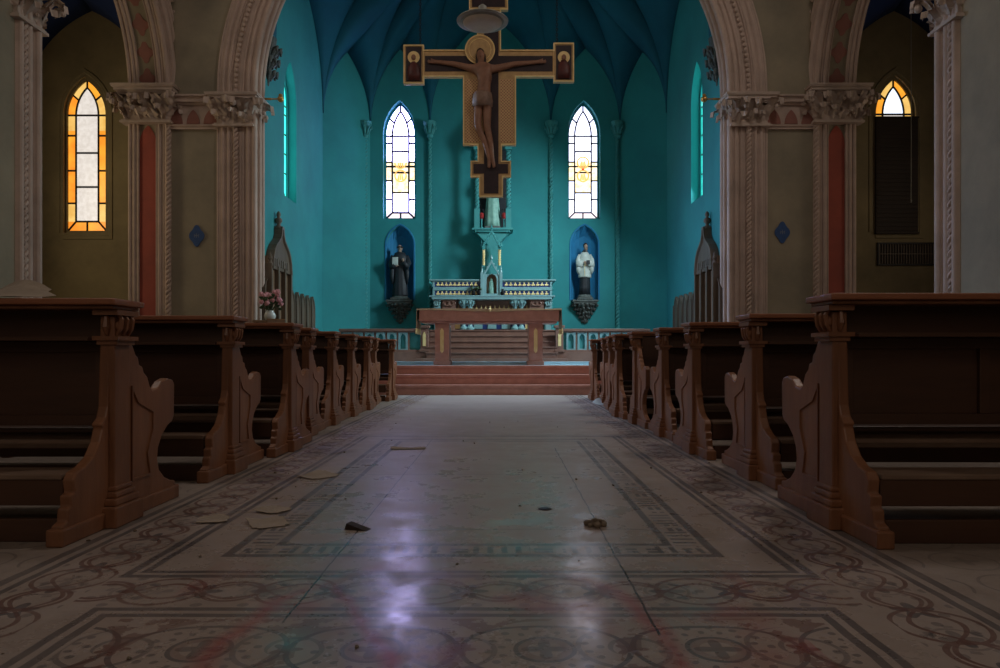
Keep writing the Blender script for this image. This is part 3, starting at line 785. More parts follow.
build('wall_entrance', bm, 'wall_nave', kind='structure')
bm = bmesh.new()
fs = []
for i in range(12):
    a0, a1 = 2*PI*i/12, 2*PI*(i+1)/12
    f = bm.faces.new([bm.verts.new((r*math.cos(a), -5.95, 7.2 + r*math.sin(a))) for r, a in ((.4, a0), (1.62, a0), (1.62, a1), (.4, a1))]); f.material_index = i % 2
bm.faces.new([bm.verts.new((.4*math.cos(2*PI*i/12), -5.95, 7.2 + .4*math.sin(2*PI*i/12))) for i in range(12)]).material_index = 0
added_rose = build('window_11', bm, ['g_clear', 'g_yellow'], kind='structure')  # round rear window, unseen, added as a glowing fill for the nave
bm = bmesh.new()
for i in range(12): a = 2*PI*i/12; tube(bm, [(.4*math.cos(a), -5.93, 7.2 + .4*math.sin(a)), (1.6*math.cos(a), -5.93, 7.2 + 1.6*math.sin(a))], .03, 6)
build('leading', bm, 'lead', added_rose)
bm = bmesh.new(); box(bm, -XI, XI, -6, YW + .35, 12, 12.2); build('ceiling', bm, 'ceil', kind='structure')
bm = bmesh.new()
for s in (-1, 1):
    a, b = sorted((s*XI, s*9.6)); box(bm, a, b, -6, 8.45, 8.5, 8.7)
build('ceiling_aisle_flat', bm, 'blueaisle', kind='structure')
bm = bmesh.new(); box(bm, -5, 5, YW + .35, 19.6, 11.6, 11.8); build('ceiling_over_chancel', bm, 'ceil', kind='structure')

# ------------------------------------------------------------------ chancel floor and steps
bm = bmesh.new(); yy = 14.4
for i in range(3):
    box(bm, -AH + .004, AH - .004, yy + i*.3, 16.0, .2*i - (.001 if i else 0), .2*(i+1) - .035 - (.02 if i == 2 else 0))
    box(bm, -AH + .005, AH - .005, yy + i*.3 - .03, yy + i*.3 + .33, .2*(i+1) - .055 - (.02 if i == 2 else 0), .2*(i+1) - (.02 if i == 2 else 0))
build('trim_5', bm, 'redmarble', kind='structure', bevel=.006)
PL = .58
M['bluefloor'] = mat('pale_chancel_tiles', (0.50, 0.72, 0.85), (0.38, 0.58, 0.70), 3, 0.22, bmp=0.03)
bm = bmesh.new(); box(bm, -AH + .006, AH - .006, 15.06, YB, .3, PL + .004); build('floor_chancel', bm, 'bluefloor', kind='structure')
bm = bmesh.new(); box(bm, -AH + .008, AH - .008, 16.0, 17.35, PL + .002, PL + .064); build('trim_7', bm, 'bluefloor', kind='structure')
# dais along the back and the altar stairs
bm = bmesh.new()
box(bm, -AH + .01, AH - .01, 17.3, 18.0, PL, .87); box(bm, -3.3, 3.3, 18.0, YB - .001, PL, .87)
box(bm, PX(416, 17.1), PX(567, 17.1), 17.0, 17.4, PL, .72)
nst = 5
for i in range(nst):
    y0 = 17.12 + i*.17; z = .72 + (i + 1)*.14 - .001
    box(bm, -1.62, 1.50, y0, 18.2, PL, z - .03); box(bm, -1.64, 1.52, y0 - .02, y0 + .2, z - .03, z)
build('trim_6', bm, 'brownmarble', kind='structure', bevel=.004)

# ------------------------------------------------------------------ communion rail either side
def rail(label, xa, xb, post_at):
    Y = 17.42; t = thing('chancel_rail', label, 'altar rail', ((xa + xb)/2, Y, .87), 0, 'arcaded stone rails beside the high altar')
    cx = (xa + xb)/2; h = .56
    bm = bmesh.new(); box(bm, xa - cx, xb - cx, -.09, .09, h - .06, h); box(bm, xa - cx + .01, xb - cx - .01, -.07, .07, h - .09, h - .06)
    build('handrail', bm, 'brownmarble', t, bevel=.008)
    bm = bmesh.new(); box(bm, xa - cx, xb - cx, -.08, .08, 0, .05); build('base_rail', bm, 'brownmarble', t, bevel=.006)
    n = int((xb - xa - .3) / .27)
    x = xa - cx + (.24 if post_at < 0 else .06)
    for i in range(n):
        bm = bmesh.new(); c = x + .13 + i*.27
        holed(bm, [(c - .11, .05), (c + .11, .05), (c + .11, h - .09), (c - .11, h - .09)], [lancet(.13, .36, .10, 6, c, .08)], (0, -.05, 0), (1, 0, 0), (0, 0, 1), (0, 1, 0), .05)
        build('arch_panel', bm, 'whitemarble', t)
        bm = bmesh.new(); box(bm, c + .112, c + .158, -.03, .03, .05, h - .09); build('upright', bm, 'brownmarble', t)
    bm = bmesh.new(); box(bm, xa - cx + .02, xb - cx - .02, .02, .05, .05, h - .09); build('back_panel', bm, 'tealstone', t)
    px = (xa - cx + .09) if post_at < 0 else (xb - cx - .09)
    bm = bmesh.new(); box(bm, px - .09, px + .09, -.12, .12, 0, h + .02); box(bm, px - .12, px + .12, -.15, .15, h + .02, h + .08); box(bm, px - .12, px + .12, -.15, .15, 0, .06)
    p = build('post', bm, 'brownmarble', t, bevel=.006)
    bm = bmesh.new(); prism(bm, [(px - .035, .14), (px + .035, .14), (px + .035, .42), (px, .49), (px - .035, .42)], (0, -.12, 0), (1, 0, 0), (0, 0, 1), (0, -1, 0), .015)
    build('gold_inlay', bm, 'goldpaint', p)
rail('arcaded stone altar rail left of the high altar steps', -3.75, PX(428.5, 17.42), 1)
rail('arcaded stone altar rail right of the high altar steps', PX(555.5, 17.42), 3.75, -1)

# ------------------------------------------------------------------ front altar table
TY = 15.65; tx = PX(489.5, TY)
t = thing('altar_table', 'red marble altar table with two square legs on the top of the red steps', 'altar', (tx, TY, PL + .004))
TH = PZ(309.5, TY - .4) - PL
bm = bmesh.new(); box(bm, -1.48, 1.48, -.42, .42, TH - .25, TH); box(bm, -1.44, 1.44, -.38, .38, TH - .29, TH - .25); build('tabletop', bm, 'redmarble', t, bevel=.012)
for s in (-1, 1):
    lx = -.01 + s*1.0
    bm = bmesh.new(); box(bm, lx - .15, lx + .15, -.28, .28, 0, TH - .29); box(bm, lx - .18, lx + .18, -.31, .31, 0, .09)
    l = build('leg', bm, 'redmarble', t, bevel=.008)
    bm = bmesh.new(); prism(bm, [(lx - .038, .30), (lx, .25), (lx + .038, .30), (lx + .038, .74), (lx, .79), (lx - .038, .74)], (0, -.28, 0), (1, 0, 0), (0, 0, 1), (0, -1, 0), .012)
    build('gold_inlay', bm, 'goldpaint', l)
bm = bmesh.new()     # cloth runner, edges hanging over the ends
n = 40; rows = []
for i in range(n + 1):
    u = -1.53 + 3.06*i/n
    z = TH + .012 + .004*math.sin(u*9)
    dip = -.035 * max(0, 1 - abs(u)/.95)
    r = [(u, -.432, TH - .02 + dip + .006*math.sin(u*23)), (u, -.428, z), (u, 0, z), (u, .428, z), (u, .432, TH - .03)]
    rows.append([bm.verts.new(p) for p in r])
for a, b in zip(rows, rows[1:]):
    for j in range(4): bm.faces.new((a[j], b[j], b[j+1], a[j+1]))
for e in (0, 1):
    rw = rows[-e]; s = 1 if e else -1
    low = [bm.verts.new((s*1.54, v.co.y, TH - (.42 if j in (0, 4) else .40))) for j, v in enumerate(rw)]
    for j in range(4): bm.faces.new((rw[j], rw[j+1], low[j+1], low[j]))
cl = build('altar_cloth', bm, 'cloth'); cl.location = (tx, TY, PL + .004)
sd = cl.modifiers.new('s', 'SOLIDIFY'); sd.thickness = .006; sd.offset = 1
tag(cl, 'thin ochre altar cloth lying along the red marble altar table', 'cloth')
for s in (-1, 1):
    for q in range(7):
        bm = bmesh.new(); tube(bm, [(s*1.545, -.43 + q*.14, TH - .40), (s*1.55, -.43 + q*.14, TH - .52)], [.008, .014], 6)
        build('tassel', bm, 'goldpaint', cl)
bm = bmesh.new(); lathe(bm, [(.0, .02), (.022, .04), (.03, .08), (.012, .10), (.02, .13)], (.02, -.44, TH - .07), 10); build('gold_fastening', bm, 'goldpaint', cl)

# ------------------------------------------------------------------ high altar
HY = 18.1; hx = PX(491.5, HY); HS = 720 / HY
def hX(px): return (px - 491.5) / HS
def hZ(py): return PZ(py, HY)
t = thing('high_altar', 'pale gothic high altar with two blue bands of gold ornaments below the crucifix', 'altar', (hx, HY, 0))
bm = bmesh.new(); box(bm, hX(432), hX(552), -.05, .8, hZ(299.5), hZ(295.5)); box(bm, hX(429), hX(555), -.06, .8, hZ(297), hZ(295.5) + .001); build('altar_slab', bm, 'whitemarble', t, bevel=.008)
bm = bmesh.new(); box(bm, hX(440), hX(545), .25, .8, .87, hZ(299.5)); build('altar_body', bm, 'brownmarble', t)
for a, b in ((432.5, 481), (501, 552)):
    bm = bmesh.new(); box(bm, hX(a), hX(b), .05, .78, hZ(296), hZ(290.2)); g1 = build('lower_gradine', bm, 'bluemarble', t)
    bm = bmesh.new(); box(bm, hX(a) - .0, hX(b), .02, .78, hZ(290.2), hZ(288.9)); box(bm, hX(a) + .01, hX(b), .04, .78, hZ(288.9), hZ(286.9)); build('gradine_shelf', bm, 'whitemarble', t, bevel=.006)
    bm = bmesh.new(); box(bm, hX(a), hX(b), .05, .78, hZ(286.9), hZ(281.4)); g2 = build('upper_gradine', bm, 'bluemarble', t)
    e = 1 if a > 490 else 0
    bm = bmesh.new()
    x0, x1 = (hX(429.5), hX(482)) if not e else (hX(500), hX(556))
    box(bm, x0 + (.06 if not e else 0), x1 - (.06 if e else 0), .05, .78, hZ(281.5), hZ(280.6)); box(bm, x0, x1, 0, .78, hZ(280.6), hZ(279.2)); build('cornice', bm, 'whitemarble', t, bevel=.006)
    bm = bmesh.new()
    for z0, z1 in ((hZ(296), hZ(290.2)), (hZ(286.5), hZ(281.5))):
        for xx in ((hX(a), hX(a) + .05) if not e else (hX(b) - .05, hX(b)),): box(bm, xx[0], xx[1], .03, .78, z0, z1)
        box(bm, hX(a), hX(b), .04, .06, z1 - .012, z1)
    build('band_moulding', bm, 'whitemarble', t)
    for g, zc, yf in ((g1, hZ(293.0), .05), (g2, hZ(284.0), .05)):
        n = 10; x0, x1 = hX(a) + .08, hX(b) - .08
        for i in range(n):
            cx = x0 + (x1 - x0)*(i + .5)/n
            bm = bmesh.new()
            for dx, dz, r in ((-.028, -.02, .019), (.028, -.02, .019), (0, .03, .019)):
                ball(bm, (cx + dx, yf - .004, zc + dz), r, 1, .5, 1, 8)
            prism(bm, [(cx - .045, zc - .038), (cx + .045, zc - .038), (cx, zc + .04)], (0, yf, 0), (1, 0, 0), (0, 0, 1), (0, -1, 0), .008)
            build('gold_trefoil', bm, 'goldpaint', g)
for px in (463.5, 470, 515, 521.5):          # paired colonettes under the slab
    bm = bmesh.new(); x = hX(px)
    lathe(bm, [(.10, hZ(329.5)), (.10, hZ(328)), (.06, hZ(326)), (.05, hZ(325)), (.045, hZ(308)), (.05, hZ(307)), (.06, hZ(305.5)), (.12, hZ(300.5)), (.12, hZ(299.5))], (x, .08, 0), 14)
    for q in range(8):
        a = 2*PI*q/8
        tube(bm, [(x + .05*math.cos(a), .08 + .05*math.sin(a), hZ(306)), (x + .09*math.cos(a), .08 + .09*math.sin(a), hZ(303)), (x + .13*math.cos(a), .08 + .13*math.sin(a), hZ(302)), (x + .12*math.cos(a), .08 + .12*math.sin(a), hZ(303.5))], [.02, .03, .025, .015], 6)
    build('colonette', bm, 'whitemarble', t)
for px, m_ in ((437, 'whitemarble'), (449, 'brownmarble'), (537, 'brownmarble'), (548.5, 'whitemarble')):
    bm = bmesh.new(); x = hX(px); w = .10 if m_ == 'whitemarble' else .2
    box(bm, x - w, x + w, .0, .35, hZ(301), hZ(299.5)); box(bm, x - w*.85, x + w*.85, .05, .35, hZ(309), hZ(301)); box(bm, x - w*.7, x + w*.7, .07, .35, hZ(337), hZ(309))
    for q in (-1, 1):
        tube(bm, [(x + q*w*(.3 + .5*math.cos(a)*(1 - a/14)), .02, hZ(303.5) + .07*math.sin(a)*(1 - a/14)) for a in [i*.5 for i in range(16)]], .018, 6)
    build('bracket_pilaster', bm, m_, t)
for px in (436.5, 549):
    bm = bmesh.new(); x = hX(px)
    box(bm, x - .22, x + .22, -.05, .35, .87, hZ(337)); box(bm, x - .25, x + .25, -.09, .35, hZ(337), hZ(331.5))
    pd = build('pedestal', bm, 'whitemarble', t, bevel=.006)
    bm = bmesh.new(); box(bm, x - .17, x + .17, -.065, -.04, .9, hZ(338.5)); build('blue_panel', bm, 'bluemarble', pd)
bm = bmesh.new(); box(bm, hX(456), hX(529), .2, .25, hZ(329), hZ(308)); fr = build('frontal', bm, 'bluemarble', t)
for i, px in enumerate((455.5, 478, 492, 506, 530)):
    bm = bmesh.new(); x = hX(px); prism(bm, lancet(.22, .36, .12, 6, x, hZ(328.5)), (0, .2, 0), (1, 0, 0), (0, 0, 1), (0, -1, 0), .02); build('frontal_arch', bm, 'goldpaint' if i in (0, 4) else 'whitemarble', fr)
bm = bmesh.new()
for i in range(22):
    x = hX(444) + (hX(541) - hX(444))*i/21
    lathe(bm, [(.02, 0), (.035, .03), (.012, .07), (.004, .12)], (x, .18, hZ(309.5)), 6)
build('gold_cresting', bm, 'goldpaint', t)
# tabernacle with its gable and little statue
tb = thing('tabernacle', 'gothic tabernacle with a pointed gable over a small pale figure on the high altar', 'tabernacle', (hx, HY, hZ(295.5)))
def gable(bm, cx, y, zb, w, h, d, th=.04):
    """steep gable frame with crockets and finial"""
    for s in (-1, 1):
        prism(bm, [(cx + s*w/2, zb), (cx + s*(w/2 + th), zb), (cx, zb + h + th*1.6), (cx, zb + h)], (0, y, 0), (1, 0, 0), (0, 0, 1), (0, 1, 0), d)
        for i in range(1, 5): ball(bm, (cx + s*(w/2 + th)*(1 - i/5), y + .03, zb + (h + th)*i/5 + .02), .028, seg=6)
    lathe(bm, [(.012, 0), (.03, .04), (.012, .07), (.035, .11), (.004, .2)], (cx, y + .04, zb + h), 8)
bm = bmesh.new(); H1 = hZ(274) - hZ(295.5)
holed(bm, [(-.23, 0), (.23, 0), (.23, H1), (-.23, H1)], [lancet(.26, H1 - .04, .16, 8, 0, .05)], (0, 0, 0), (1, 0, 0), (0, 0, 1), (0, 1, 0), .18)
box(bm, -.23, .23, .18, .6, 0, H1)
for s in (-1, 1):
    box(bm, s*.24 - .035, s*.24 + .035, -.03, .1, 0, H1 + .04); lathe(bm, [(.04, 0), (.02, .06), (.003, .2)], (s*.24, .03, H1 + .04), 8)
build('casket', bm, 'whitemarble', tb)
bm = bmesh.new(); gable(bm, 0, -.02, H1 - .12, .46, hZ(261) - hZ(277), .12); build('gable', bm, 'whitemarble', tb)
bm = bmesh.new(); prism(bm, lancet(.26, H1 - .04, .16, 8, 0, .05), (0, .175, 0), (1, 0, 0), (0, 0, 1), (0, -1, 0), .01); build('door_panel', bm, 'stallwarm', tb)
bm = bmesh.new(); lathe(bm, [(.07, 0), (.075, .1), (.055, .22), (.06, .28), (.02, .32)], (0, .1, .06), 12, sy=.7); ball(bm, (0, .1, .41), .035); build('relief_figure', bm, 'madonna', tb)
# small spire canopy over it
bm = bmesh.new()
for s in (-1, 1):
    rope(bm, s*.20, .12, hZ(266) - hZ(295.5), hZ(247) - hZ(295.5), .035, .12)
cn = build('canopy_columns', bm, 'goldpaint', tb)
bm = bmesh.new(); b0 = hZ(247) - hZ(295.5)
gable(bm, 0, .05, b0, .42, .38, .12)
for s in (-1, 1): box(bm, s*.20 - .04, s*.20 + .04, .08, .16, b0 - .05, b0 + .06); box(bm, s*.2 - .045, s*.2 + .045, .07, .17, hZ(266.5) - hZ(295.5), hZ(265) - hZ(295.5)); lathe(bm, [(.035, 0), (.015, .05), (.003, .16)], (s*.25, .12, b0 + .04), 8)
box(bm, -.24, .24, .4, .5, H1, b0 + .1)
build('canopy', bm, 'tealstone', tb)
# little things on the gradine
for px, dx, m_, lb in ((473.5, 0, 'leaf', 'small dark flower bunch left of the tabernacle'), (479, 0, 'leaf', 'second small dark bunch touching the tabernacle on its left'), (502.5, 0, 'iron', 'small dark vase right of the tabernacle')):
    Yf = HY - .02
    t2 = thing('altar_vase', lb, 'vase', (PX(px, Yf), Yf, hZ(295.5)), 0, 'small vases on the high altar')
    bm = bmesh.new(); lathe(bm, [(.03, 0), (.045, .04), (.05, .08), (.025, .13), (.035, .16)], (0, 0, 0), 10); build('vase', bm, 'iron', t2)
    if m_ == 'leaf':
        bm = bmesh.new()
        for i in range(9): a = random.random()*6.28; ball(bm, (.05*math.cos(a), .04*math.sin(a), .15 + random.random()*.09), .03, seg=6)
        build('leaves', bm, 'leaf', t2)

# ------------------------------------------------------------------ figures
def hand(bm, c, d, up, s=1.0):
    """palm with four fingers and a thumb, slightly curled"""
    c = Vector(c); d = Vector(d).normalized(); up = Vector(up).normalized(); sd = d.cross(up).normalized()
    tube(bm, [c, c + d*.03*s, c + d*.055*s], [.018*s, .024*s, .022*s], 8)
    for i, ln in enumerate((.038, .046, .043, .033)):
        b = c + d*.05*s + sd*(i - 1.5)*.012*s
        tube(bm, [b, b + d*ln*.5*s - up*.003*s, b + d*ln*.9*s - up*.015*s], [.0065*s, .006*s, .0045*s], 6)
    tube(bm, [c + sd*-.015*s + d*.015*s, c - sd*.034*s + d*.03*s, c - sd*.036*s + d*.055*s], [.009*s, .008*s, .006*s], 6)
def head(bm, c, r, yaw=0):
    c = Vector(c); ball(bm, c, r, .82, .95, 1.12, 16)
    f = Vector((math.sin(yaw), -math.cos(yaw), 0)); s = Vector((math.cos(yaw), math.sin(yaw), 0))
    tube(bm, [c + f*r*.86 + Vector((0, 0, r*.25)), c + f*r*1.12 - Vector((0, 0, r*.12)), c + f*r*.9 - Vector((0, 0, r*.2))], [r*.08, r*.16, r*.12], 6)
    ball(bm, c + f*r*.72 - Vector((0, 0, r*.85)), r*.28, seg=8)
    ball(bm, c + f*r*.86 - Vector((0, 0, r*.48)), r*.16, 1.6, .7, .45, 8)
    for q in (-1, 1):
        ball(bm, c + s*q*r*.80, r*.2, .45, .8, 1.2, 6); ball(bm, c + f*r*.80 + s*q*r*.32 + Vector((0, 0, r*.16)), r*.13, seg=6)
    tube(bm, [c - Vector((0, 0, r*.8)), c - Vector((0, 0, r*1.7))], [r*.5, r*.62], 10)
def fold(nf, amp, ph=0): return lambda a, z: amp*math.sin(nf*a + ph + 1.2*math.sin(z*3)) * max(0, min(1, (1.05 - z)))
def corbel(label, x, z_top, h):
    Y = YB
    bm = bmesh.new()
    o = thing('statue_bracket', label, 'bracket', (x, Y, z_top - h), 0, 'corbels under the side statues')
    box(bm, -.34, .34, -.26, .0, h - .05, h); box(bm, -.31, .31, -.23, .0, h - .10, h - .05); build('ledge', bm, 'corbel', o, bevel=.01)
    bm = bmesh.new(); N = 12
    prof_ = [(.02, .0), (.06, .05), (.10, .15), (.17, .28), (.24, .42), (.29, h - .12), (.30, h - .09)]
    lathe(bm, [(r, z) for r, z in prof_], (0, 0, 0), 20, sy=.7)
    rg = random.Random(3)
    for r, z in [(.06, .06), (.11, .16), (.16, .26), (.21, .36), (.26, .46)]:
        n = 5 + int(r*20)
        for q in range(n):
            a = PI + PI*(q + .5*rg.random())/n; b = (r*math.cos(a), r*.7*math.sin(a), z)
            tube(bm, [b, (b[0]*1.25, b[1]*1.3, z + .05), (b[0]*1.38, b[1]*1.5, z + .03), (b[0]*1.3, b[1]*1.35, z - .02)], [.025, .035, .03, .015], 6)
    build('carved_leaves', bm, 'corbel', o)
SY = YB - .06
corbel('carved dark bracket under the black robed monk statue', NX[0], NZ - .01, .62)
corbel('carved dark bracket under the white and black priest statue', NX[1], NZ - .01, .62)
def monk():
    o = thing('saint_statue', 'statue of a black robed monk holding a pale open book in the left blue niche', 'statue', (NX[0] + .01, SY, NZ))
    bm = bmesh.new(); box(bm, -.24, .24, -.16, .16, 0, .05); lathe(bm, [(.22, .05), (.2, .09)], seg=12, sy=.75); build('plinth', bm, 'corbel', o, bevel=.015)
    bm = bmesh.new()
    lathe(bm, [(.20, .09), (.205, .12), (.185, .4), (.175, .7), (.20, .9), (.205, 1.0), (.19, 1.08), (.12, 1.15), (.07, 1.18)], seg=40, sy=.72, fold=fold(11, .07))
    for s in (-1, 1):   # sleeves
        tube(bm, [(s*.16, 0, 1.08), (s*.22, -.02, .90), (s*.19, -.12, .80), (s*.10, -.19, .86 if s < 0 else .92)], [.07, .085, .085, .065], 12)
        tube(bm, [(s*.19, -.10, .80), (s*.20, -.08, .55), (s*.19, -.06, .38)], [.06, .05, .015], 8)   # hanging cloth
    tube(bm, [(-.1, -.02, 1.13), (0, -.09, 1.10), (.1, -.02, 1.13), (0, .07, 1.16)], .045, 8, closed=True)    # hood
    build('robe', bm, 'black', o, smooth=True)
    bm = bmesh.new(); head(bm, (0, -.01, 1.275), .078, .1); hand(bm, (.10, -.17, .93), (.1, -.3, 1), (0, -1, .2)); hand(bm, (-.10, -.19, .82), (1, -.1, 0), (0, 0, -1))
    b = build('figure', bm, 'skin', o, smooth=True)
    bm = bmesh.new(); box(bm, -.17, -.02, -.225, -.205, .84, 1.03); box(bm, -.165, -.025, -.232, -.225, .85, 1.02); build('book', bm, 'white', o, bevel=.004)
    bm = bmesh.new(); 
    tube(bm, [(.07*math.cos(a), -.01 + .07*math.sin(a), 1.30) for a in [2*PI*i/16 for i in range(16)]], .02, 6, closed=True); build('tonsure_hair', bm, 'hairdark', o, smooth=True)
    return o
def priest():
    o = thing('saint_statue', 'statue of a priest in a white surplice over black cassock in the right blue niche', 'statue', (NX[1], SY, NZ))
    bm = bmesh.new(); box(bm, -.24, .24, -.16, .16, 0, .05); lathe(bm, [(.23, .05), (.21, .10), (.16, .13)], seg=12, sy=.75); build('plinth', bm, 'corbel', o, bevel=.015)
    bm = bmesh.new(); lathe(bm, [(.17, .12), (.165, .3), (.155, .6), (.15, .8)], seg=36, sy=.75, fold=fold(9, .06)); tube(bm, [(-.05, 0, 1.15), (0, -.04, 1.19), (.05, 0, 1.15)], .05, 8)
    build('cassock', bm, 'black', o, smooth=True)
    bm = bmesh.new(); lathe(bm, [(.205, .54), (.20, .58), (.18, .75), (.165, .9), (.175, 1.02), (.16, 1.09), (.10, 1.15), (.06, 1.17)], seg=44, sy=.75, fold=fold(13, .05))
    for s in (-1, 1): tube(bm, [(s*.14, 0, 1.08), (s*.21, -.02, .95), (s*.20, -.10, .84), (s*.08, -.17, .88)], [.065, .08, .10, .08], 12); tube(bm, [(s*.19, -.08, .84), (s*.2, -.07, .70), (s*.19, -.06, .62)], [.09, .07, .03], 10)
    build('surplice', bm, 'white', o, smooth=True)
    bm = bmesh.new(); head(bm, (.03, -.02, 1.28), .075, .5); hand(bm, (-.06, -.19, .88), (1, -.2, .3), (0, -1, 0)); hand(bm, (.07, -.2, .86), (-1, -.2, .1), (0, -1, 0)); build('figure', bm, 'skin', o, smooth=True)
    bm = bmesh.new(); ball(bm, (.02, .0, 1.315), .082, .86, .95, .9, 14)
    bmesh.ops.delete(bm, geom=[v for v in bm.verts if v.co.y < -.045 and v.co.z < 1.33 or v.co.z < 1.26], context='VERTS')
    build('hair', bm, 'hairdark', o, smooth=True)
    bm = bmesh.new(); box(bm, .02, .13, -.24, -.21, .84, .94); build('biretta', bm, 'black', o, bevel=.01)
    bm = bmesh.new(); tube(bm, [(-.02, -.22, .86), (-.03, -.19, .70), (-.02, -.18, .56)], .008, 6); build('stole_cord', bm, 'goldpaint', o)
    return o
monk().scale = (1, 1, 1.06); priest().scale = (.86, .95, 1.08)

# ------------------------------------------------------------------ Madonna shrine behind the cross
Yq = 18.55; qs = 720/Yq; qx = PX(492.5, Yq)
def qX(px): return (px - 492.5)/qs
q0 = PZ(228.5, Yq)
t = thing('shrine', 'teal gothic wall shrine with twisted columns behind the foot of the crucifix', 'shrine', (qx, Yq, q0))
bm = bmesh.new(); box(bm, qX(472), qX(513), -.12, .44, -.05, 0); box(bm, qX(475), qX(510), -.08, .44, -.10, -.05); prism(bm, [(qX(476), -.1), (qX(509), -.1), (.1, -.45), (-.1, -.45)], (0, 0, 0), (1, 0, 0), (0, 0, 1), (0, 1, 0), .42); build('shelf', bm, 'tealstone', t, bevel=.008)
top = PZ(146, Yq) - q0
for px in (477, 508.5):
    bm = bmesh.new(); rope(bm, qX(px), 0, .5, top - .1, .06, .2); box(bm, qX(px) - .07, qX(px) + .07, -.07, .07, 0, .5); box(bm, qX(px) - .08, qX(px) + .08, -.08, .08, top - .1, top); build('twisted_column', bm, 'tealstone', t)
bm = bmesh.new(); box(bm, qX(474), qX(511), .36, .44, 0, top + .3); build('back_panel', bm, 'black', t)
bm = bmesh.new(); box(bm, qX(473), qX(512), -.1, .44, top, top + .12); gable(bm, 0, -.08, top + .1, .95, .7, .2, .07); build('gable', bm, 'tealstone', t)
o = thing('saint_statue', 'pale green robed statue standing in the shrine behind the crucifix', 'statue', (qx, Yq + .12, q0))
bm = bmesh.new(); box(bm, -.2, .2, -.14, .14, 0, .07); build('plinth', bm, 'corbel', o, bevel=.01)
bm = bmesh.new(); lathe(bm, [(.21, .07), (.2, .2), (.17, .6), (.15, .9), (.18, 1.15), (.16, 1.25), (.07, 1.36)], seg=36, sy=.75, fold=fold(8, .10)); 
for s in (-1, 1): tube(bm, [(s*.14, 0, 1.25), (s*.2, -.03, 1.05), (s*.1, -.15, 1.0)], [.06, .07, .05], 10)
build('robe', bm, 'madonna', o, smooth=True)
bm = bmesh.new(); head(bm, (0, 0, 1.47), .08); hand(bm, (-.09, -.16, 1.0), (1, -.2, .5), (0, -1, 0)); hand(bm, (.09, -.16, 1.0), (-1, -.2, .5), (0, -1, 0)); build('figure', bm, 'skin', o, smooth=True)
for px, lb in ((481.5, 'red votive lamp left of the statue behind the crucifix'), (504, 'red votive lamp right of the statue behind the crucifix')):
    v = thing('votive_lamp', lb, 'lamp', (PX(px, Yq - .02), Yq - .02, q0), 0, 'red lamps in the shrine')
    bm = bmesh.new(); lathe(bm, [(.05, 0), (.05, .02), (.02, .04), (.02, .22), (.035, .24)], (0, 0, 0), 10); build('candle_stem', bm, 'tealstone', v)
    bm = bmesh.new(); lathe(bm, [(.03, .24), (.06, .28), (.065, .36), (.05, .40)], (0, 0, 0), 12); build('glass', bm, 'redglass', v)
    bm = bmesh.new()
    for i in range(6): a = i*PI/3; tube(bm, [(.05*math.cos(a), .05*math.sin(a), .39), (.07*math.cos(a), .07*math.sin(a), .44), (.03*math.cos(a), .03*math.sin(a), .5)], .01, 5)
    build('crown', bm, 'iron', v)

# ------------------------------------------------------------------ painted crucifix
CY = 13.80; cs = 720/CY; c0x = PX(489, CY)
def cX(px): return (px - 489)/cs
def cZ(py): return PZ(py, CY) - PZ(197, CY)
t = thing('crucifix', 'large painted gold edged crucifix hanging on chains in the chancel arch', 'crucifix', (c0x, CY, PZ(197, CY)))
AX, HALF = 491, 0
sil = [(479, 197), (503, 197), (503, 177), (511, 177), (511, 161), (502, 161), (502, 145), (516, 145), (516, 77), (553.5, 77), (553.5, 82), (574, 82), (574, 43), (553.5, 43), (553.5, 50), (501, 50), (501, 10), (508, 10), (508, -14), (469, -14), (469, 10), (477, 10), (477, 50), (424, 50), (424, 45), (403.5, 45), (403.5, 84), (424, 84), (424, 77), (463, 77), (463, 145), (477.5, 145), (477.5, 161), (470.5, 161), (470.5, 177), (479, 177)]
bm = bmesh.new(); prism(bm, [(cX(a), cZ(b)) for a, b in sil], (0, 0, 0), (1, 0, 0), (0, 0, 1), (0, 1, 0), .09); build('cross_board', bm, 'gold', t, bevel=.006)
def plate(name, x0, x1, y0, y1, m_, f=.008, par=None):
    bm = bmesh.new(); box(bm, cX(x0), cX(x1), -f, .001, cZ(y1), cZ(y0)); return build(name, bm, m_, par or t)
def frame(x0, x1, y0, y1, th=.012, d=.02, m_='goldpaint'):
    bm = bmesh.new(); a0, a1, b0, b1 = cX(x0), cX(x1), cZ(y1), cZ(y0)
    box(bm, a0, a1, -d, 0, b0, b0 + th); box(bm, a0, a1, -d, 0, b1 - th, b1); box(bm, a0, a0 + th, -d, 0, b0, b1); box(bm, a1 - th, a1, -d, 0, b0, b1)
    build('gilt_edge', bm, m_, t, bevel=.003)
# inner dark cross
plate('dark_arm', 425, 552.5, 56, 71.5, 'crossdark'); plate('dark_upright', 484, 498.5, 12, 193.5, 'crossdark', .010); plate('dark_foot_bar', 473.5, 508, 164, 173.5, 'crossdark', .012)
plate('title_board', 472, 505, -11, 7, 'crossdark', .012)
M['diaper'] = None
def diaper():
    m, nt, b = new_mat('gold_diaper_pattern'); tc = nt.nodes.new('ShaderNodeTexCoord'); sp = nt.nodes.new('ShaderNodeSeparateXYZ'); nt.links.new(tc.outputs['Object'], sp.inputs[0])
    X = E(nt, sp.outputs[0]); Z = E(nt, sp.outputs[2])
    f = (((X + Z)*17.0).fract() - .5).abs().lt(.16) + (((X - Z)*17.0).fract() - .5).abs().lt(.16)
    nt.links.new(mixc(nt, f.clamp()*.75, (.36, .19, .10), (.80, .55, .28)), b.inputs['Base Color']); b.inputs['Roughness'].default_value = .5; b.inputs['Metallic'].default_value = .2
    return m
M['diaper'] = diaper()
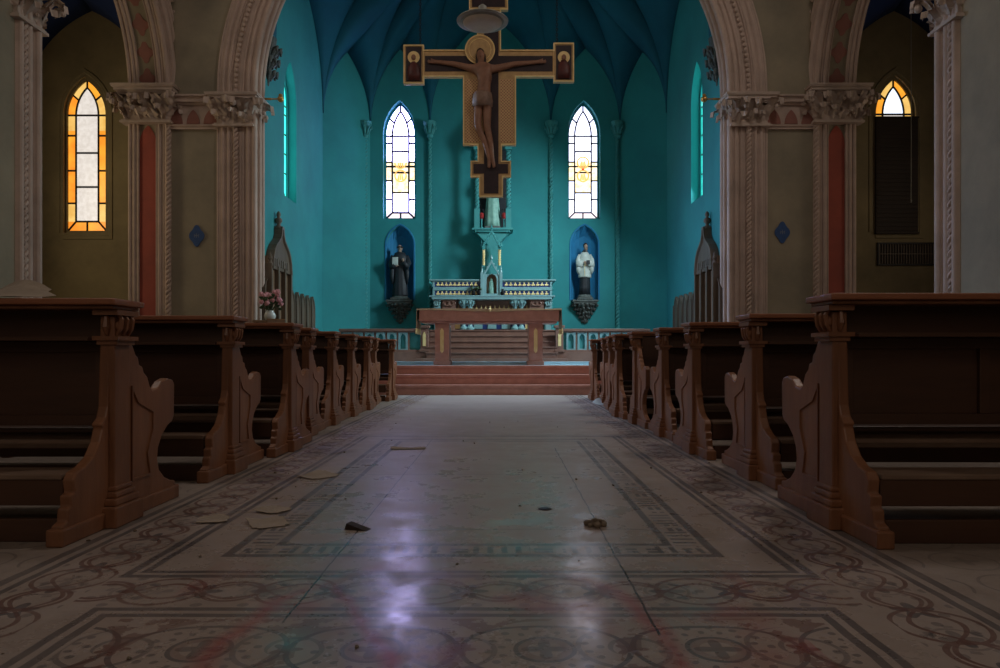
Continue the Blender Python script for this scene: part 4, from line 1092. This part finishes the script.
plate('patterned_panel', 465.5, 482, 79, 142.5, 'diaper', .006); plate('patterned_panel', 500, 513.5, 79, 142.5, 'diaper', .006)
for x0, x1 in ((406, 421.5), (556, 571.5)):
    p = plate('end_panel', x0, x1, 47 if x0 < 500 else 45.5, 81.5 if x0 < 500 else 79.5, 'crossdark', .010)
    cx = (x0 + x1)/2
    bm = bmesh.new()   # generic half-length mourner
    lathe(bm, [(.115, 0), (.12, .12), (.11, .25), (.06, .33), (.03, .36)], (cX(cx), -.012, cZ(80.5 if x0 < 500 else 78.5)), 16, sy=.3, fold=fold(7, .08)); mr = build('robed_mourner', bm, 'crossred', t, smooth=True)
    bm = bmesh.new(); ball(bm, (cX(cx), -.03, cZ(58)), .052, .85, .6, 1.1, 12); build('face', bm, 'flesh', mr, smooth=True)
    bm = bmesh.new(); bmesh.ops.create_cone(bm, cap_ends=True, segments=28, radius1=.115, radius2=.115, depth=.012, matrix=Matrix.Translation((cX(cx), -.012, cZ(57.5))) @ Matrix.Rotation(PI/2, 4, 'X')); build('small_halo', bm, 'goldpaint', mr)
frame(403.5, 424, 45, 84); frame(553.5, 574, 43, 82); frame(469, 508, -14, 10)
bm = bmesh.new(); pr = [(cX(a), cZ(b)) for a, b in sil]; sweep(bm, pr + [pr[0]], [(0, 0), (0, .022), (.024, .022), (.024, 0)], (0, 0, 0), (1, 0, 0), (0, 0, 1), (0, -1, 0)); build('gilt_edge', bm, 'goldpaint', t)
# corpus: a plain generic figure in low relief, one continuous skin
hx0, hz0 = cX(480.5), cZ(59)
J = [(cX(482), -.05, cZ(100), .085), (cX(484), -.055, cZ(88), .075), (cX(485), -.06, cZ(77), .10), (cX(484), -.06, cZ(70), .075), (cX(481.5), -.075, cZ(64), .038), (cX(480.5), -.085, cZ(56.5), .065), (cX(480.3), -.09, cZ(53), .055),
     (cX(474), -.05, cZ(70), .052), (cX(455), -.045, cZ(65), .036), (cX(439), -.04, cZ(63), .026), (cX(433), -.04, cZ(62.5), .022),
     (cX(495), -.05, cZ(70), .052), (cX(514), -.045, cZ(65), .036), (cX(535), -.04, cZ(63), .026), (cX(541), -.04, cZ(62.5), .022),
     (cX(478.5), -.05, cZ(106), .07), (cX(477.5), -.075, cZ(128), .052), (cX(485), -.055, cZ(143), .04), (cX(489.5), -.05, cZ(160), .028), (cX(489), -.07, cZ(169), .022),
     (cX(487), -.05, cZ(106), .07), (cX(487), -.08, cZ(128), .052), (cX(490.5), -.06, cZ(143), .04), (cX(492.5), -.055, cZ(160), .028), (cX(494.5), -.075, cZ(169), .022)]
Ed = [(0, 1), (1, 2), (2, 3), (3, 4), (4, 5), (5, 6), (3, 7), (7, 8), (8, 9), (9, 10), (3, 11), (11, 12), (12, 13), (13, 14), (0, 15), (15, 16), (16, 17), (17, 18), (18, 19), (0, 20), (20, 21), (21, 22), (22, 23), (23, 24)]
for hnd, sgn in ((10, -1), (14, 1)):      # five fingers each
    x, y, z, _r = J[hnd]
    for q, (dz, ln) in enumerate(((.022, .06), (.008, .075), (-.006, .07), (-.018, .055))):
        J.append((x + sgn*(.03 + ln), y, z + dz*1.6, .0085)); Ed.append((hnd, len(J) - 1))
    J.append((x + sgn*.035, y - .01, z + .06, .0095)); Ed.append((hnd, len(J) - 1))
J = [(a, b, c, r_*((1.6 if q in (0, 1, 2, 3) else 1.45) if q < 25 else 1.1)) for q, (a, b, c, r_) in enumerate(J)]
corp = skin_body('body_relief', J, Ed, 'flesh', t, 2, 0, 1.0)
bm = bmesh.new(); lathe(bm, [(.185, -.13), (.195, 0), (.18, .09), (.165, .13)], (cX(482.5), -.055, cZ(101)), 28, sy=.9, fold=lambda a, z: .07*math.sin(9*a + z*30)); build('loincloth', bm, 'loin', t, smooth=True)
bm = bmesh.new(); head(bm, (cX(480.5), -.095, cZ(56)), .072); build('face', bm, 'flesh', corp, smooth=True)
bm = bmesh.new(); ball(bm, (cX(480.4), -.045, cZ(53.6)), .082, .9, .8, 1.05, 14); tube(bm, [(cX(477.5), -.07, cZ(56)), (cX(477), -.08, cZ(64)), (cX(478), -.08, cZ(70))], [.03, .028, .01], 8); tube(bm, [(cX(484), -.06, cZ(56)), (cX(485), -.07, cZ(64)), (cX(485), -.08, cZ(70))], [.03, .028, .01], 8); build('hair', bm, 'hairdark', t, smooth=True)
bm = bmesh.new(); bmesh.ops.create_cone(bm, cap_ends=True, segments=48, radius1=.28, radius2=.28, depth=.02, matrix=Matrix.Translation((cX(480), -.025, cZ(50.5))) @ Matrix.Rotation(PI/2, 4, 'X'))
ho = build('halo', bm, 'gold', t)
bm = bmesh.new(); tube(bm, [(cX(480) + .275*math.cos(a), -.04, cZ(50.5) + .275*math.sin(a)) for a in [2*PI*i/48 for i in range(48)]], .014, 6, closed=True); tube(bm, [(cX(480) + .21*math.cos(a), -.04, cZ(50.5) + .21*math.sin(a)) for a in [2*PI*i/40 for i in range(40)]], .006, 6, closed=True); build('halo_rim', bm, 'goldpaint', ho)
for px in (420, 557):                    # chains
    bm = bmesh.new(); x = cX(px); z = cZ(44); i = 0
    while z < 9.5 - PZ(197, CY) + 2.1 and i < 90:
        a = PI/2*(i % 2); L = .05
        pts = [(x + .018*math.cos(q)*math.cos(a), .045 + .018*math.cos(q)*math.sin(a), z + L*.62*math.sin(q)) for q in [2*PI*j/10 for j in range(10)]]
        tube(bm, pts, .0065, 5, closed=True); z += L*.98; i += 1
    build('chain', bm, 'iron', t)

# ------------------------------------------------------------------ hanging disc lamp in the nave
LY = 8.0; ls = 720/LY
t = thing('hanging_lamp', 'round grey lamp with a white dish hanging in front of the top of the crucifix', 'lamp', (PX(482.5, LY), LY, PZ(21, LY)))
bm = bmesh.new(); lathe(bm, [(.27, -.012), (.285, -.01), (.287, .0), (.27, .012), (.14, .04), (.07, .06), (.045, .08), (.045, .16), (.02, .18)], (0, 0, 0), 40); build('lamp_shade', bm, 'lampgrey', t, smooth=True)
bm = bmesh.new(); lathe(bm, [(.12, -.062), (.185, -.055), (.215, -.03), (.22, -.011)], (0, 0, 0), 40); build('diffuser', bm, 'lampwhite', t, smooth=True)
bm = bmesh.new(); tube(bm, [(.225*math.cos(a), .225*math.sin(a), -.014) for a in [2*PI*i/36 for i in range(36)]], .012, 6, closed=True); build('diffuser_ring', bm, 'lampgrey', t, smooth=True)
bm = bmesh.new(); tube(bm, [(0, 0, .2), (0, 0, 12 - PZ(21, LY))], .006, 6); build('cord', bm, 'iron', t)

# ------------------------------------------------------------------ brass wall lamps on the arch jambs
for s, lb in ((-1, 'brass ball on a short arm on the left pier of the chancel arch'), (1, 'brass ball on a short arm on the right pier of the chancel arch')):
    z = PZ(99, YW + .3); t = thing('sanctuary_bracket', lb, 'bracket', (s*AH, YW + .3, z), 0, 'brass brackets in the chancel arch')
    bm = bmesh.new(); tube(bm, [(s*.0, 0, 0), (-s*.30, 0, 0)], .013, 8); tube(bm, [(0, 0, 0), (-s*.16, 0, 0)], .02, 8); build('arm', bm, 'brass', t)
    bm = bmesh.new(); ball(bm, (-s*.33, 0, 0), .062, seg=14); lathe(bm, [(.03, .05), (.04, .08), (.01, .1)], (-s*.33, 0, 0), 8); build('ball_end', bm, 'brass', t, smooth=True)

# ------------------------------------------------------------------ blue plaques
for px, py, lb in ((197, 236, 'small blue lozenge plaque on the left wall beside the chancel arch'), (782, 232.5, 'small blue lozenge plaque on the right wall beside the chancel arch')):
    t = thing('plaque', lb, 'plaque', (PX(px, YW), YW - .002, PZ(py, YW)), 0, 'blue consecration plaques')
    bm = bmesh.new(); pts = []
    for q in range(32):
        a = 2*PI*q/32; r = .125*(1 + .13*math.cos(4*a)); pts.append((r*math.cos(a), 1.42*r*math.sin(a)))
    prism(bm, pts, (0, 0, 0), (1, 0, 0), (0, 0, 1), (0, -1, 0), .02); p = build('enamel_plate', bm, 'diamond', t, bevel=.004)
    bm = bmesh.new(); box(bm, -.045, .045, -.024, -.019, .0, .012); box(bm, -.006, .006, -.024, -.019, -.035, .045)
    for x in (-.04, .035): box(bm, x, x + .01, -.024, -.019, -.03, .03)
    build('emblem', bm, 'diamondlight', p)

# ------------------------------------------------------------------ right aisle: shutter, vent, cord
t = thing('window_shutter', 'dark blind covering most of the narrow window in the right aisle', 'shutter', (AWX[1], YE - .02, AWZ[1] - .05))
bm = bmesh.new(); hh = PZ(119, YE) - AWZ[1] + .05
box(bm, -.43, .42, -.03, .01, 0, hh)
for i in range(26): box(bm, -.42, .41, -.045, -.03, .03 + i*hh/26, .03 + (i + .55)*hh/26)
build('blind', bm, 'shutter', t)
bm = bmesh.new(); box(bm, -.43, .43, -.06, .01, hh, hh + .03); box(bm, -.43, .43, -.06, .01, -.03, 0); build('rail', bm, 'shutter', t)
Yv = YE - .01
t = thing('vent_grille', 'dark slatted vent grille low on the right aisle wall under the window', 'vent', (PX(910, Yv), Yv, PZ(265.5, Yv)))
bm = bmesh.new(); w = 66/(720/Yv)/2; h = .46
holed(bm, [(-w, 0), (w, 0), (w, h), (-w, h)], [[(-w + .03, .03), (w - .03, .03), (w - .03, h - .03), (-w + .03, h - .03)]], (0, 0, 0), (1, 0, 0), (0, 0, 1), (0, -1, 0), .03); build('grille_frame', bm, 'iron', t)
bm = bmesh.new(); box(bm, -w + .02, w - .02, -.004, 0, .02, h - .02); build('backing', bm, 'shutter', t)
bm = bmesh.new(); n = 24
for i in range(n): x = -w + .04 + (2*w - .08)*i/(n-1); box(bm, x - .006, x + .006, -.025, -.01, .03, h - .03)
box(bm, -w + .03, w - .03, -.028, -.012, h/2 - .008, h/2 + .008); build('bars', bm, 'stall', t)
bm = bmesh.new(); x = PX(911, YE - .6); tube(bm, [(x, YE - .6, 8.1), (x + .004, YE - .6, 5), (x, YE - .6, PZ(199, YE - .6))], .008, 6); lathe(bm, [(.01, 0), (.02, -.03), (.012, -.07)], (x, YE - .6, PZ(199, YE - .6)), 8)
tag(build('pull_cord', bm, 'lampgrey'), 'thin pull cord hanging in front of the blinded window in the right aisle', 'cord')

# ------------------------------------------------------------------ choir stalls and thrones along the chancel sides
def stall_board(w, h):
    bm = bmesh.new(); pts = [(-w/2 + .01, 0)] + [(a, h - .34 + b) for a, b in arch(w - .02, .34, 8)] + [(w/2 - .01, 0)]
    prism(bm, pts, (0, 0, 0), (0, 1, 0), (0, 0, 1), (1, 0, 0), .05)
    sweep(bm, [(a, b) for a, b in pts], [(0, .05), (0, .07), (-.03, .07), (-.04, .05)], (0, 0, 0), (0, 1, 0), (0, 0, 1), (1, 0, 0))
    box(bm, -.0, .085, -w/2 - .0, -w/2 + .025, 0, h - .2)
    return bm
for s, nm in ((-1, 'left'), (1, 'right')):
    t = thing('choir_stall', 'row of dark pointed stall backs along the %s chancel wall' % nm, 'choir stall', (s*(AH - .005), 15.1, PL if False else 0), 0 if s < 0 else PI, 'choir stalls of the chancel')
    for i in range(5):
        y = 14.98 + i*.41 + .2; bm = stall_board(.37, 2.16); o = build('stall_back', bm, 'stall', t); o.location = (0, (y - 15.1) * (1 if s < 0 else -1), 0)
    for i in range(1):
        bm = stall_board(.40, 2.26); o = build('stall_back', bm, 'stall', t); o.location = (0, (13.55 - 15.1) * (1 if s < 0 else -1), 0)
    bm = bmesh.new(); yr = sorted(((14.98 - 15.1) * (1 if s < 0 else -1), (17.0 - 15.1) * (1 if s < 0 else -1)))
    box(bm, .05, .48, yr[0], yr[1], .98, 1.03); box(bm, .06, .44, yr[0] + .02, yr[1] - .02, PL, .98); build('bench', bm, 'stall', t, bevel=.006)
    # throne
    t = thing('throne_back', 'tall wooden throne back with ogee canopy and finial against the %s chancel wall' % nm, 'throne', (s*(AH - .008), 14.22, 0), 0 if s < 0 else PI, 'tall thrones of the chancel')
    W = 1.26; Zs = 2.68
    bm = bmesh.new(); box(bm, 0, .06, -W/2, W/2, 0, Zs); build('back_board', bm, 'stallwarm', t)
    for y in (-W/2, -W/6, W/6, W/2):
        bm = bmesh.new(); box(bm, 0, .14, y - .04, y + .04, 0, Zs - .15); lathe(bm, [(.05, 0), (.03, .05), (.045, .1), (.005, .22)], (.1, y, Zs - .15), 8); build('stile', bm, 'stall', t)
    bm = bmesh.new()
    og = [(-.60, -.03), (-.60, .0), (-.57, .18), (-.50, .33), (-.39, .45), (-.26, .53), (-.15, .60), (-.09, .70), (-.06, .85), (.06, .85), (.09, .70), (.15, .60), (.26, .53), (.39, .45), (.50, .33), (.57, .18), (.60, .0), (.60, -.03)]
    og = [(a*1.04, b) for a, b in og]
    prism(bm, og, (0, 0, Zs - .2), (0, 1, 0), (0, 0, 1), (1, 0, 0), .12)
    sweep(bm, og[::-1], [(0, .12), (0, .16), (.05, .16), (.07, .12)], (0, 0, Zs - .2), (0, 1, 0), (0, 0, 1), (1, 0, 0))
    for i in range(7): box(bm, .12, .135, -.44 + i*.13, -.36 + i*.13, Zs - .17, Zs - .02)
    build('ogee_canopy', bm, 'stall', t, bevel=.006)
    bm = bmesh.new(); lathe(bm, [(.05, .58), (.045, .72), (.05, .78), (.085, .84), (.08, .88), (.04, .92), (.035, .95), (.075, 1.0), (.065, 1.05), (.025, 1.08), (.045, 1.12), (.04, 1.16), (.01, 1.2)], (.06, 0, Zs - .24), 12); 
    for q in range(6): a = q*PI/3; ball(bm, (.06 + .07*math.cos(a), .07*math.sin(a), Zs + .62), .025, seg=6)
    build('finial', bm, 'stall', t, smooth=True)
    bm = bmesh.new(); box(bm, .14, .62, -W/2 + .04, W/2 - .04, .98, 1.05); box(bm, .14, .56, -W/2 + .06, W/2 - .06, 0, .98); build('seat', bm, 'stall', t, bevel=.006)

# ------------------------------------------------------------------ flower vase on a stand
VX, VY = PX(270, 12.95), 12.95; vz = PZ(320.5, VY)
t = thing('flower_stand', 'narrow wooden stand holding the vase of pink flowers behind the left pews', 'stand', (VX, VY, 0))
bm = bmesh.new(); box(bm, -.26, .22, -.17, .17, vz - .04, vz); build('stand_top', bm, 'stallwarm', t, bevel=.006)
for a in (-1, 1):
    for b in (-1, 1):
        bm = bmesh.new(); tube(bm, [(-.02 + a*.18, b*.12, 0), (-.02 + a*.17, b*.11, vz - .04)], [.018, .022], 8); build('leg', bm, 'stallwarm', t)
t = thing('flower_vase', 'white vase of pink flowers beside the left pier of the chancel arch', 'flowers', (VX, VY, vz))
bm = bmesh.new(); lathe(bm, [(.05, 0), (.09, .03), (.105, .08), (.09, .13), (.06, .16), (.07, .18)], (0, 0, 0), 18); build('vase', bm, 'china', t, smooth=True)
rg = random.Random(5)
bm = bmesh.new()
heads = []
for i in range(26):
    a = rg.random()*6.28; r = .20*math.sqrt(rg.random()); z = .24 + rg.random()*.34*(1 - r*2.2) + .06; heads.append((r*math.cos(a), r*.8*math.sin(a), z))
    tube(bm, [(0, 0, .12), (r*.4*math.cos(a), r*.4*math.sin(a), z*.6), heads[-1]], .006, 5)
for i in range(40):
    a = rg.random()*6.28; r = .19*rg.random(); ball(bm, (r*math.cos(a), r*math.sin(a), .2 + rg.random()*.26), .04, 1, .4, .6, 6)
build('leaves', bm, 'leaf', t)
for h in heads:
    bm = bmesh.new()
    ball(bm, h, .026, seg=8)
    for q in range(6): a = q*PI/3; ball(bm, (h[0] + .026*math.cos(a), h[1] + .01*math.sin(a*2), h[2] + .026*math.sin(a)), .021, 1, .6, 1, 6)
    build('flower', bm, 'petal', t)

# ------------------------------------------------------------------ pews
PH = 1.08
def make_pew(L):
    """origin on the floor at the centre of the aisle end post; +x runs along the pew, +y to the altar"""
    t = thing('church_pew', 'pew', 'pew', (0, 0, 0), 0, 'wooden pews either side of the aisle')
    far = [(.06, 1.0), (.075, .93), (.10, .90), (.15, .86), (.18, .815), (.205, .80), (.215, .765), (.25, .755), (.262, .725), (.30, .70), (.33, .645), (.36, .625), (.42, .635), (.47, .67), (.53, .685), (.59, .675), (.615, .65), (.61, .47), (.59, .44), (.53, .42), (.46, .37), (.42, .31), (.41, .25), (.43, .19), (.49, .14), (.58, .105), (.62, .10), (.62, 0)]
    near = [(-.44, 0), (-.44, .085), (-.40, .10), (-.395, .15), (-.375, .16), (-.38, .205), (-.35, .215), (-.36, .27), (-.335, .30), (-.27, .315), (-.20, .35), (-.15, .41), (-.125, .47), (-.14, .49), (-.10, .52), (-.08, .57), (-.06, 1.0)]
    prof_ = near + far
    for e, x0 in ((0, .0), (1, L - .05)):
        bm = bmesh.new(); prism(bm, prof_[::-1], (x0, 0, 0), (0, 1, 0), (0, 0, 1), (1, 0, 0), .05)
        box(bm, x0 - .015, x0 + .06, -.46, .64, 0, .075)
        ep = build('end_panel', bm, 'wood', t, bevel=.008)
        if e == 0:   # raised carved outline on the aisle face
            bm = bmesh.new(); o_ = [(.13, .18), (.33, .18), (.30, .30), (.36, .42), (.36, .52), (.20, .58), (.13, .66)]
            sweep(bm, o_ + [o_[0]], [(0, 0), (0, .008), (.012, .008), (.012, 0)], (x0, 0, 0), (0, 1, 0), (0, 0, 1), (-1, 0, 0)); build('carved_outline', bm, 'wood', ep)
    for x0 in (-.025, L - .045):
        bm = bmesh.new()
        box(bm, x0, x0 + .07, -.07, .07, .1, 1.0)
        build('post', bm, 'wood', t, bevel=.006)
        bm = bmesh.new(); box(bm, x0 - .04, x0 + .10, -.13, .13, 0, .10); box(bm, x0 - .028, x0 + .09, -.11, .11, .10, .135); box(bm, x0 - .018, x0 + .085, -.09, .09, .135, .165); box(bm, x0 - .010, x0 + .078, -.08, .08, .165, .19)
        build('post_base', bm, 'wood', t, bevel=.008)
        bm = bmesh.new(); box(bm, x0 - .03, x0 + .095, -.095, .095, .885, .905); box(bm, x0 - .018, x0 + .08, -.082, .082, .865, .885); box(bm, x0 - .03, x0 + .09, -.10, .095, 1.005, 1.03)
        for q in range(3):
            ball(bm, (x0 - .006, -.05 + q*.05, .955), .02, .6, 1, 1.2, 8); tube(bm, [(x0 - .0, -.05 + q*.05, .91), (x0 - .015, -.05 + q*.05, .94), (x0 - .022, -.05 + q*.05, .985), (x0 - .01, -.05 + q*.05, 1.005)], [.008, .012, .013, .01], 6)
        tube(bm, [(x0 + .035, -.07, .91), (x0 + .035, -.085, .95), (x0 + .035, -.08, 1.0)], [.010, .018, .010], 6)
        build('post_capital', bm, 'wood', t, smooth=False)
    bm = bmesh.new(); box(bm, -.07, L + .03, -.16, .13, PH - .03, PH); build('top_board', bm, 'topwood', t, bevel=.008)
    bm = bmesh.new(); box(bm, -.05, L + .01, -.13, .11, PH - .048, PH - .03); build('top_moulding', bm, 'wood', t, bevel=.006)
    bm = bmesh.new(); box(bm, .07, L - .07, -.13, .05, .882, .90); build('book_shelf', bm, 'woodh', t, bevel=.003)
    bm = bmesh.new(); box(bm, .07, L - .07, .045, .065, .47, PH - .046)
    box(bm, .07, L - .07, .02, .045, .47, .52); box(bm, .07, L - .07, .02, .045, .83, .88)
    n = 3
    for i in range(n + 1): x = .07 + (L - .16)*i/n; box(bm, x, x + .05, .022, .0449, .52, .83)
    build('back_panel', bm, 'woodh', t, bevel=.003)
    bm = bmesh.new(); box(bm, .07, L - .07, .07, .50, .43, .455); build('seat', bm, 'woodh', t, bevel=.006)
    bm = bmesh.new(); box(bm, .07, L - .07, -.03, .02, .385, .405); box(bm, .07, L - .07, .16, .18, .34, .43); build('seat_rail', bm, 'dustwood', t, bevel=.004)
    bm = bmesh.new(); box(bm, .07, L - .07, -.33, -.13, .265, .29); k_ = build('kneeler', bm, 'dustwood', t, bevel=.006)
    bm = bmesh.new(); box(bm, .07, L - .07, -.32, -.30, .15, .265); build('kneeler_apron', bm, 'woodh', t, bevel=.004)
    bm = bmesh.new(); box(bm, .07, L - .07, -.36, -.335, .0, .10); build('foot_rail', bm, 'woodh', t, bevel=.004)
    bm = bmesh.new(); box(bm, .07, L - .07, .30, .33, .14, .20); build('stretcher', bm, 'dustwood', t, bevel=.004)
    return t
PL_ = 2.15
proto = make_pew(PL_)
ordn = ['nearest', 'second', 'third', 'fourth', 'fifth', 'sixth', 'seventh', 'eighth', 'farthest']
leftY = [3.50, 5.02, 6.14, 7.26, 8.38, 9.50, 10.62, 11.74, 12.86]
leftX = [-1.69, -1.70, -1.62, -1.77, -1.79, -1.80, -1.80, -1.90, -1.78]
rightY = [3.47, 4.78, 6.0, 7.2, 8.5, 9.46, 10.58, 11.70, 12.82]
rightX = [1.765, 1.84, 1.77, 1.785, 1.755, 1.70, 1.78, 1.85, 1.81]
extra = {0: 'dark wooden pew nearest the camera in the left row with papers on its top', 8: 'wooden pew farthest up the left row, beside the red steps'}
extr = {0: 'very dark wooden pew nearest the camera in the right row', 4: 'pew turned the other way round, fifth from the camera in the right row', 8: 'wooden pew farthest up the right row, beside the red steps'}
for i, (x, y) in enumerate(zip(leftX, leftY)):
    lb = extra.get(i, 'wooden pew, %s from the camera in the left row' % ordn[i])
    # mirrored so that the pew runs outwards from the aisle
    if i == 0: o = proto; o.location = (x, y, 0); o.scale = (-1, 1, 1); o['label'] = lb
    else: o = dup(proto, (x, y, 0), R(random.uniform(-1.2, 1.2)), lb, (-1, 1, 1))
pewL0 = proto
for i, (x, y) in enumerate(zip(rightX, rightY)):
    lb = extr.get(i, 'wooden pew, %s from the camera in the right row' % ordn[i])
    if i == 4: dup(proto, (x, y, 0), PI, lb, (-1, 1, 1))
    else: dup(proto, (x, y, 0), R(random.uniform(-1.0, 1.0)) if i else 0, lb, (1, 1, 1.02 if i == 0 else 1))

# ------------------------------------------------------------------ papers, book and debris
def sheet(name, loc, w, h, curl, rz, lb, cat='paper', m_='paper', group=None):
    bm = bmesh.new(); n = 8; rg = random.Random(int(abs(loc[0]*1000 + loc[1]*77)))
    ph = rg.random()*5
    rows = [[bm.verts.new(((i/n - .5)*w + rg.uniform(-.004, .004), (j/n - .5)*h + rg.uniform(-.004, .004), .004 + curl*(abs(math.sin(i/n*2.3 + ph)) * (j/n)**2) + .002*rg.random())) for j in range(n + 1)] for i in range(n + 1)]
    for i in range(n):
        for j in range(n):
            if (i, j) in ((0, 0), (n-1, n-1), (n-1, 0)): continue
            bm.faces.new((rows[i][j], rows[i+1][j], rows[i+1][j+1], rows[i][j+1]))
    o = build(name, bm, m_); o.location = loc; o.rotation_euler = (0, 0, rz)
    sd = o.modifiers.new('s', 'SOLIDIFY'); sd.thickness = .002; sd.offset = 1
    return tag(o, lb, cat, group)
def gp(px, py): Y = CAMZ*720/(py - 354); return (PX(px, Y), Y, .001)
g = 'papers lying on the floor'
sheet('paper_sheet', gp(268, 524), .17, .19, .015, .5, 'larger dusty paper sheet on the floor left of the plain field', group=g)
sheet('paper_sheet', gp(274, 511), .15, .14, .012, 1.1, 'small paper scrap just beyond the larger sheet on the left floor', group=g)
sheet('paper_sheet', gp(213, 521), .14, .12, .012, .2, 'small paper scrap near the second left pew on the floor', group=g)
sheet('paper_sheet', gp(319, 476.5), .22, .20, .02, .9, 'paper sheet on the floor farther up the left side of the aisle', group=g)
sheet('paper_sheet', gp(408, 449), .30, .10, .01, .1, 'thin paper strip on the floor in the middle distance left of centre', group=g)
sheet('paper_sheet', gp(603, 405), .22, .3, .10, .4, 'small crumpled pale paper at the foot of the far right pews', group=g, m_='china')
zt = PH + .002
sheet('paper_sheet', (-2.16, 3.46, zt), .28, .24, .10, .05, 'curling sheet lying on top of the nearest left pew', group='papers on the pews')
sheet('paper_sheet', (-2.42, 3.46, zt), .24, .22, .09, .2, 'second flatter sheet lying on top of the nearest left pew', group='papers on the pews')
t = thing('prayer_book', 'small pale book lying on the third left pew top', 'book', (-1.74, 6.12, PH), .3)
bm = bmesh.new(); box(bm, -.07, .07, -.05, .05, 0, .03); build('pages', bm, 'paper', t); bm = bmesh.new(); box(bm, -.075, .075, -.055, .055, .03, .036); build('cover', bm, 'cloth', t)
x, y, z = gp(357, 529.5)
bm = bmesh.new(); prism(bm, [(-.055, 0), (.06, 0), (-.045, .03)], (0, -.02, 0), (1, 0, 0), (0, 0, 1), (0, 1, 0), .05); o = build('tile_shard', bm, 'shutter'); o.location = (x, y, 0); o.rotation_euler = (0, 0, -.3); tag(o, 'dark wedge shaped shard lying in the plain field of the floor', 'debris')
x, y, z = gp(595, 526)
bm = bmesh.new(); rg = random.Random(9)
for i in range(26): r = rg.random()**.7*.055; a = rg.random()*6.28; ball(bm, (r*math.cos(a), r*math.sin(a), .008 + (.055 - r)*.5*rg.random()), .008 + .012*rg.random(), 1, 1, .8, 6)
o = build('rubble_heap', bm, 'rubble'); o.location = (x, y, 0); tag(o, 'little heap of rubble at the end of the floor crack right of centre', 'debris', kind='stuff')
x, y, z = gp(545, 509)
bm = bmesh.new(); lathe(bm, [(.036, 0), (.036, .003), (.025, .005)], (0, 0, 0), 20); o = build('floor_cap', bm, 'iron'); o.location = (x, y, 0); tag(o, 'small round metal cap set in the floor right of centre', 'floor cap')
rg = random.Random(11)
for i in range(60):
    side = rg.choice((-1, 1)); y = rg.uniform(1.9, 9)
    x = side*rg.uniform(1.0, 1.9) + .05 if i > 22 else rg.uniform(-1, 1.1)
    s = rg.uniform(.004, .010)
    bm = bmesh.new(); bmesh.ops.create_icosphere(bm, subdivisions=1, radius=s)
    for v in bm.verts: v.co *= rg.uniform(.7, 1.25); v.co.z = v.co.z*.6
    mz = min(v.co.z for v in bm.verts); bmesh.ops.translate(bm, verts=bm.verts, vec=(0, 0, -mz))
    o = build('plaster_crumb', bm, 'rubble'); o.location = (x, y, 0); tag(o, 'small crumb of fallen plaster lying on the dusty mosaic floor', 'debris', 'plaster crumbs on the floor')
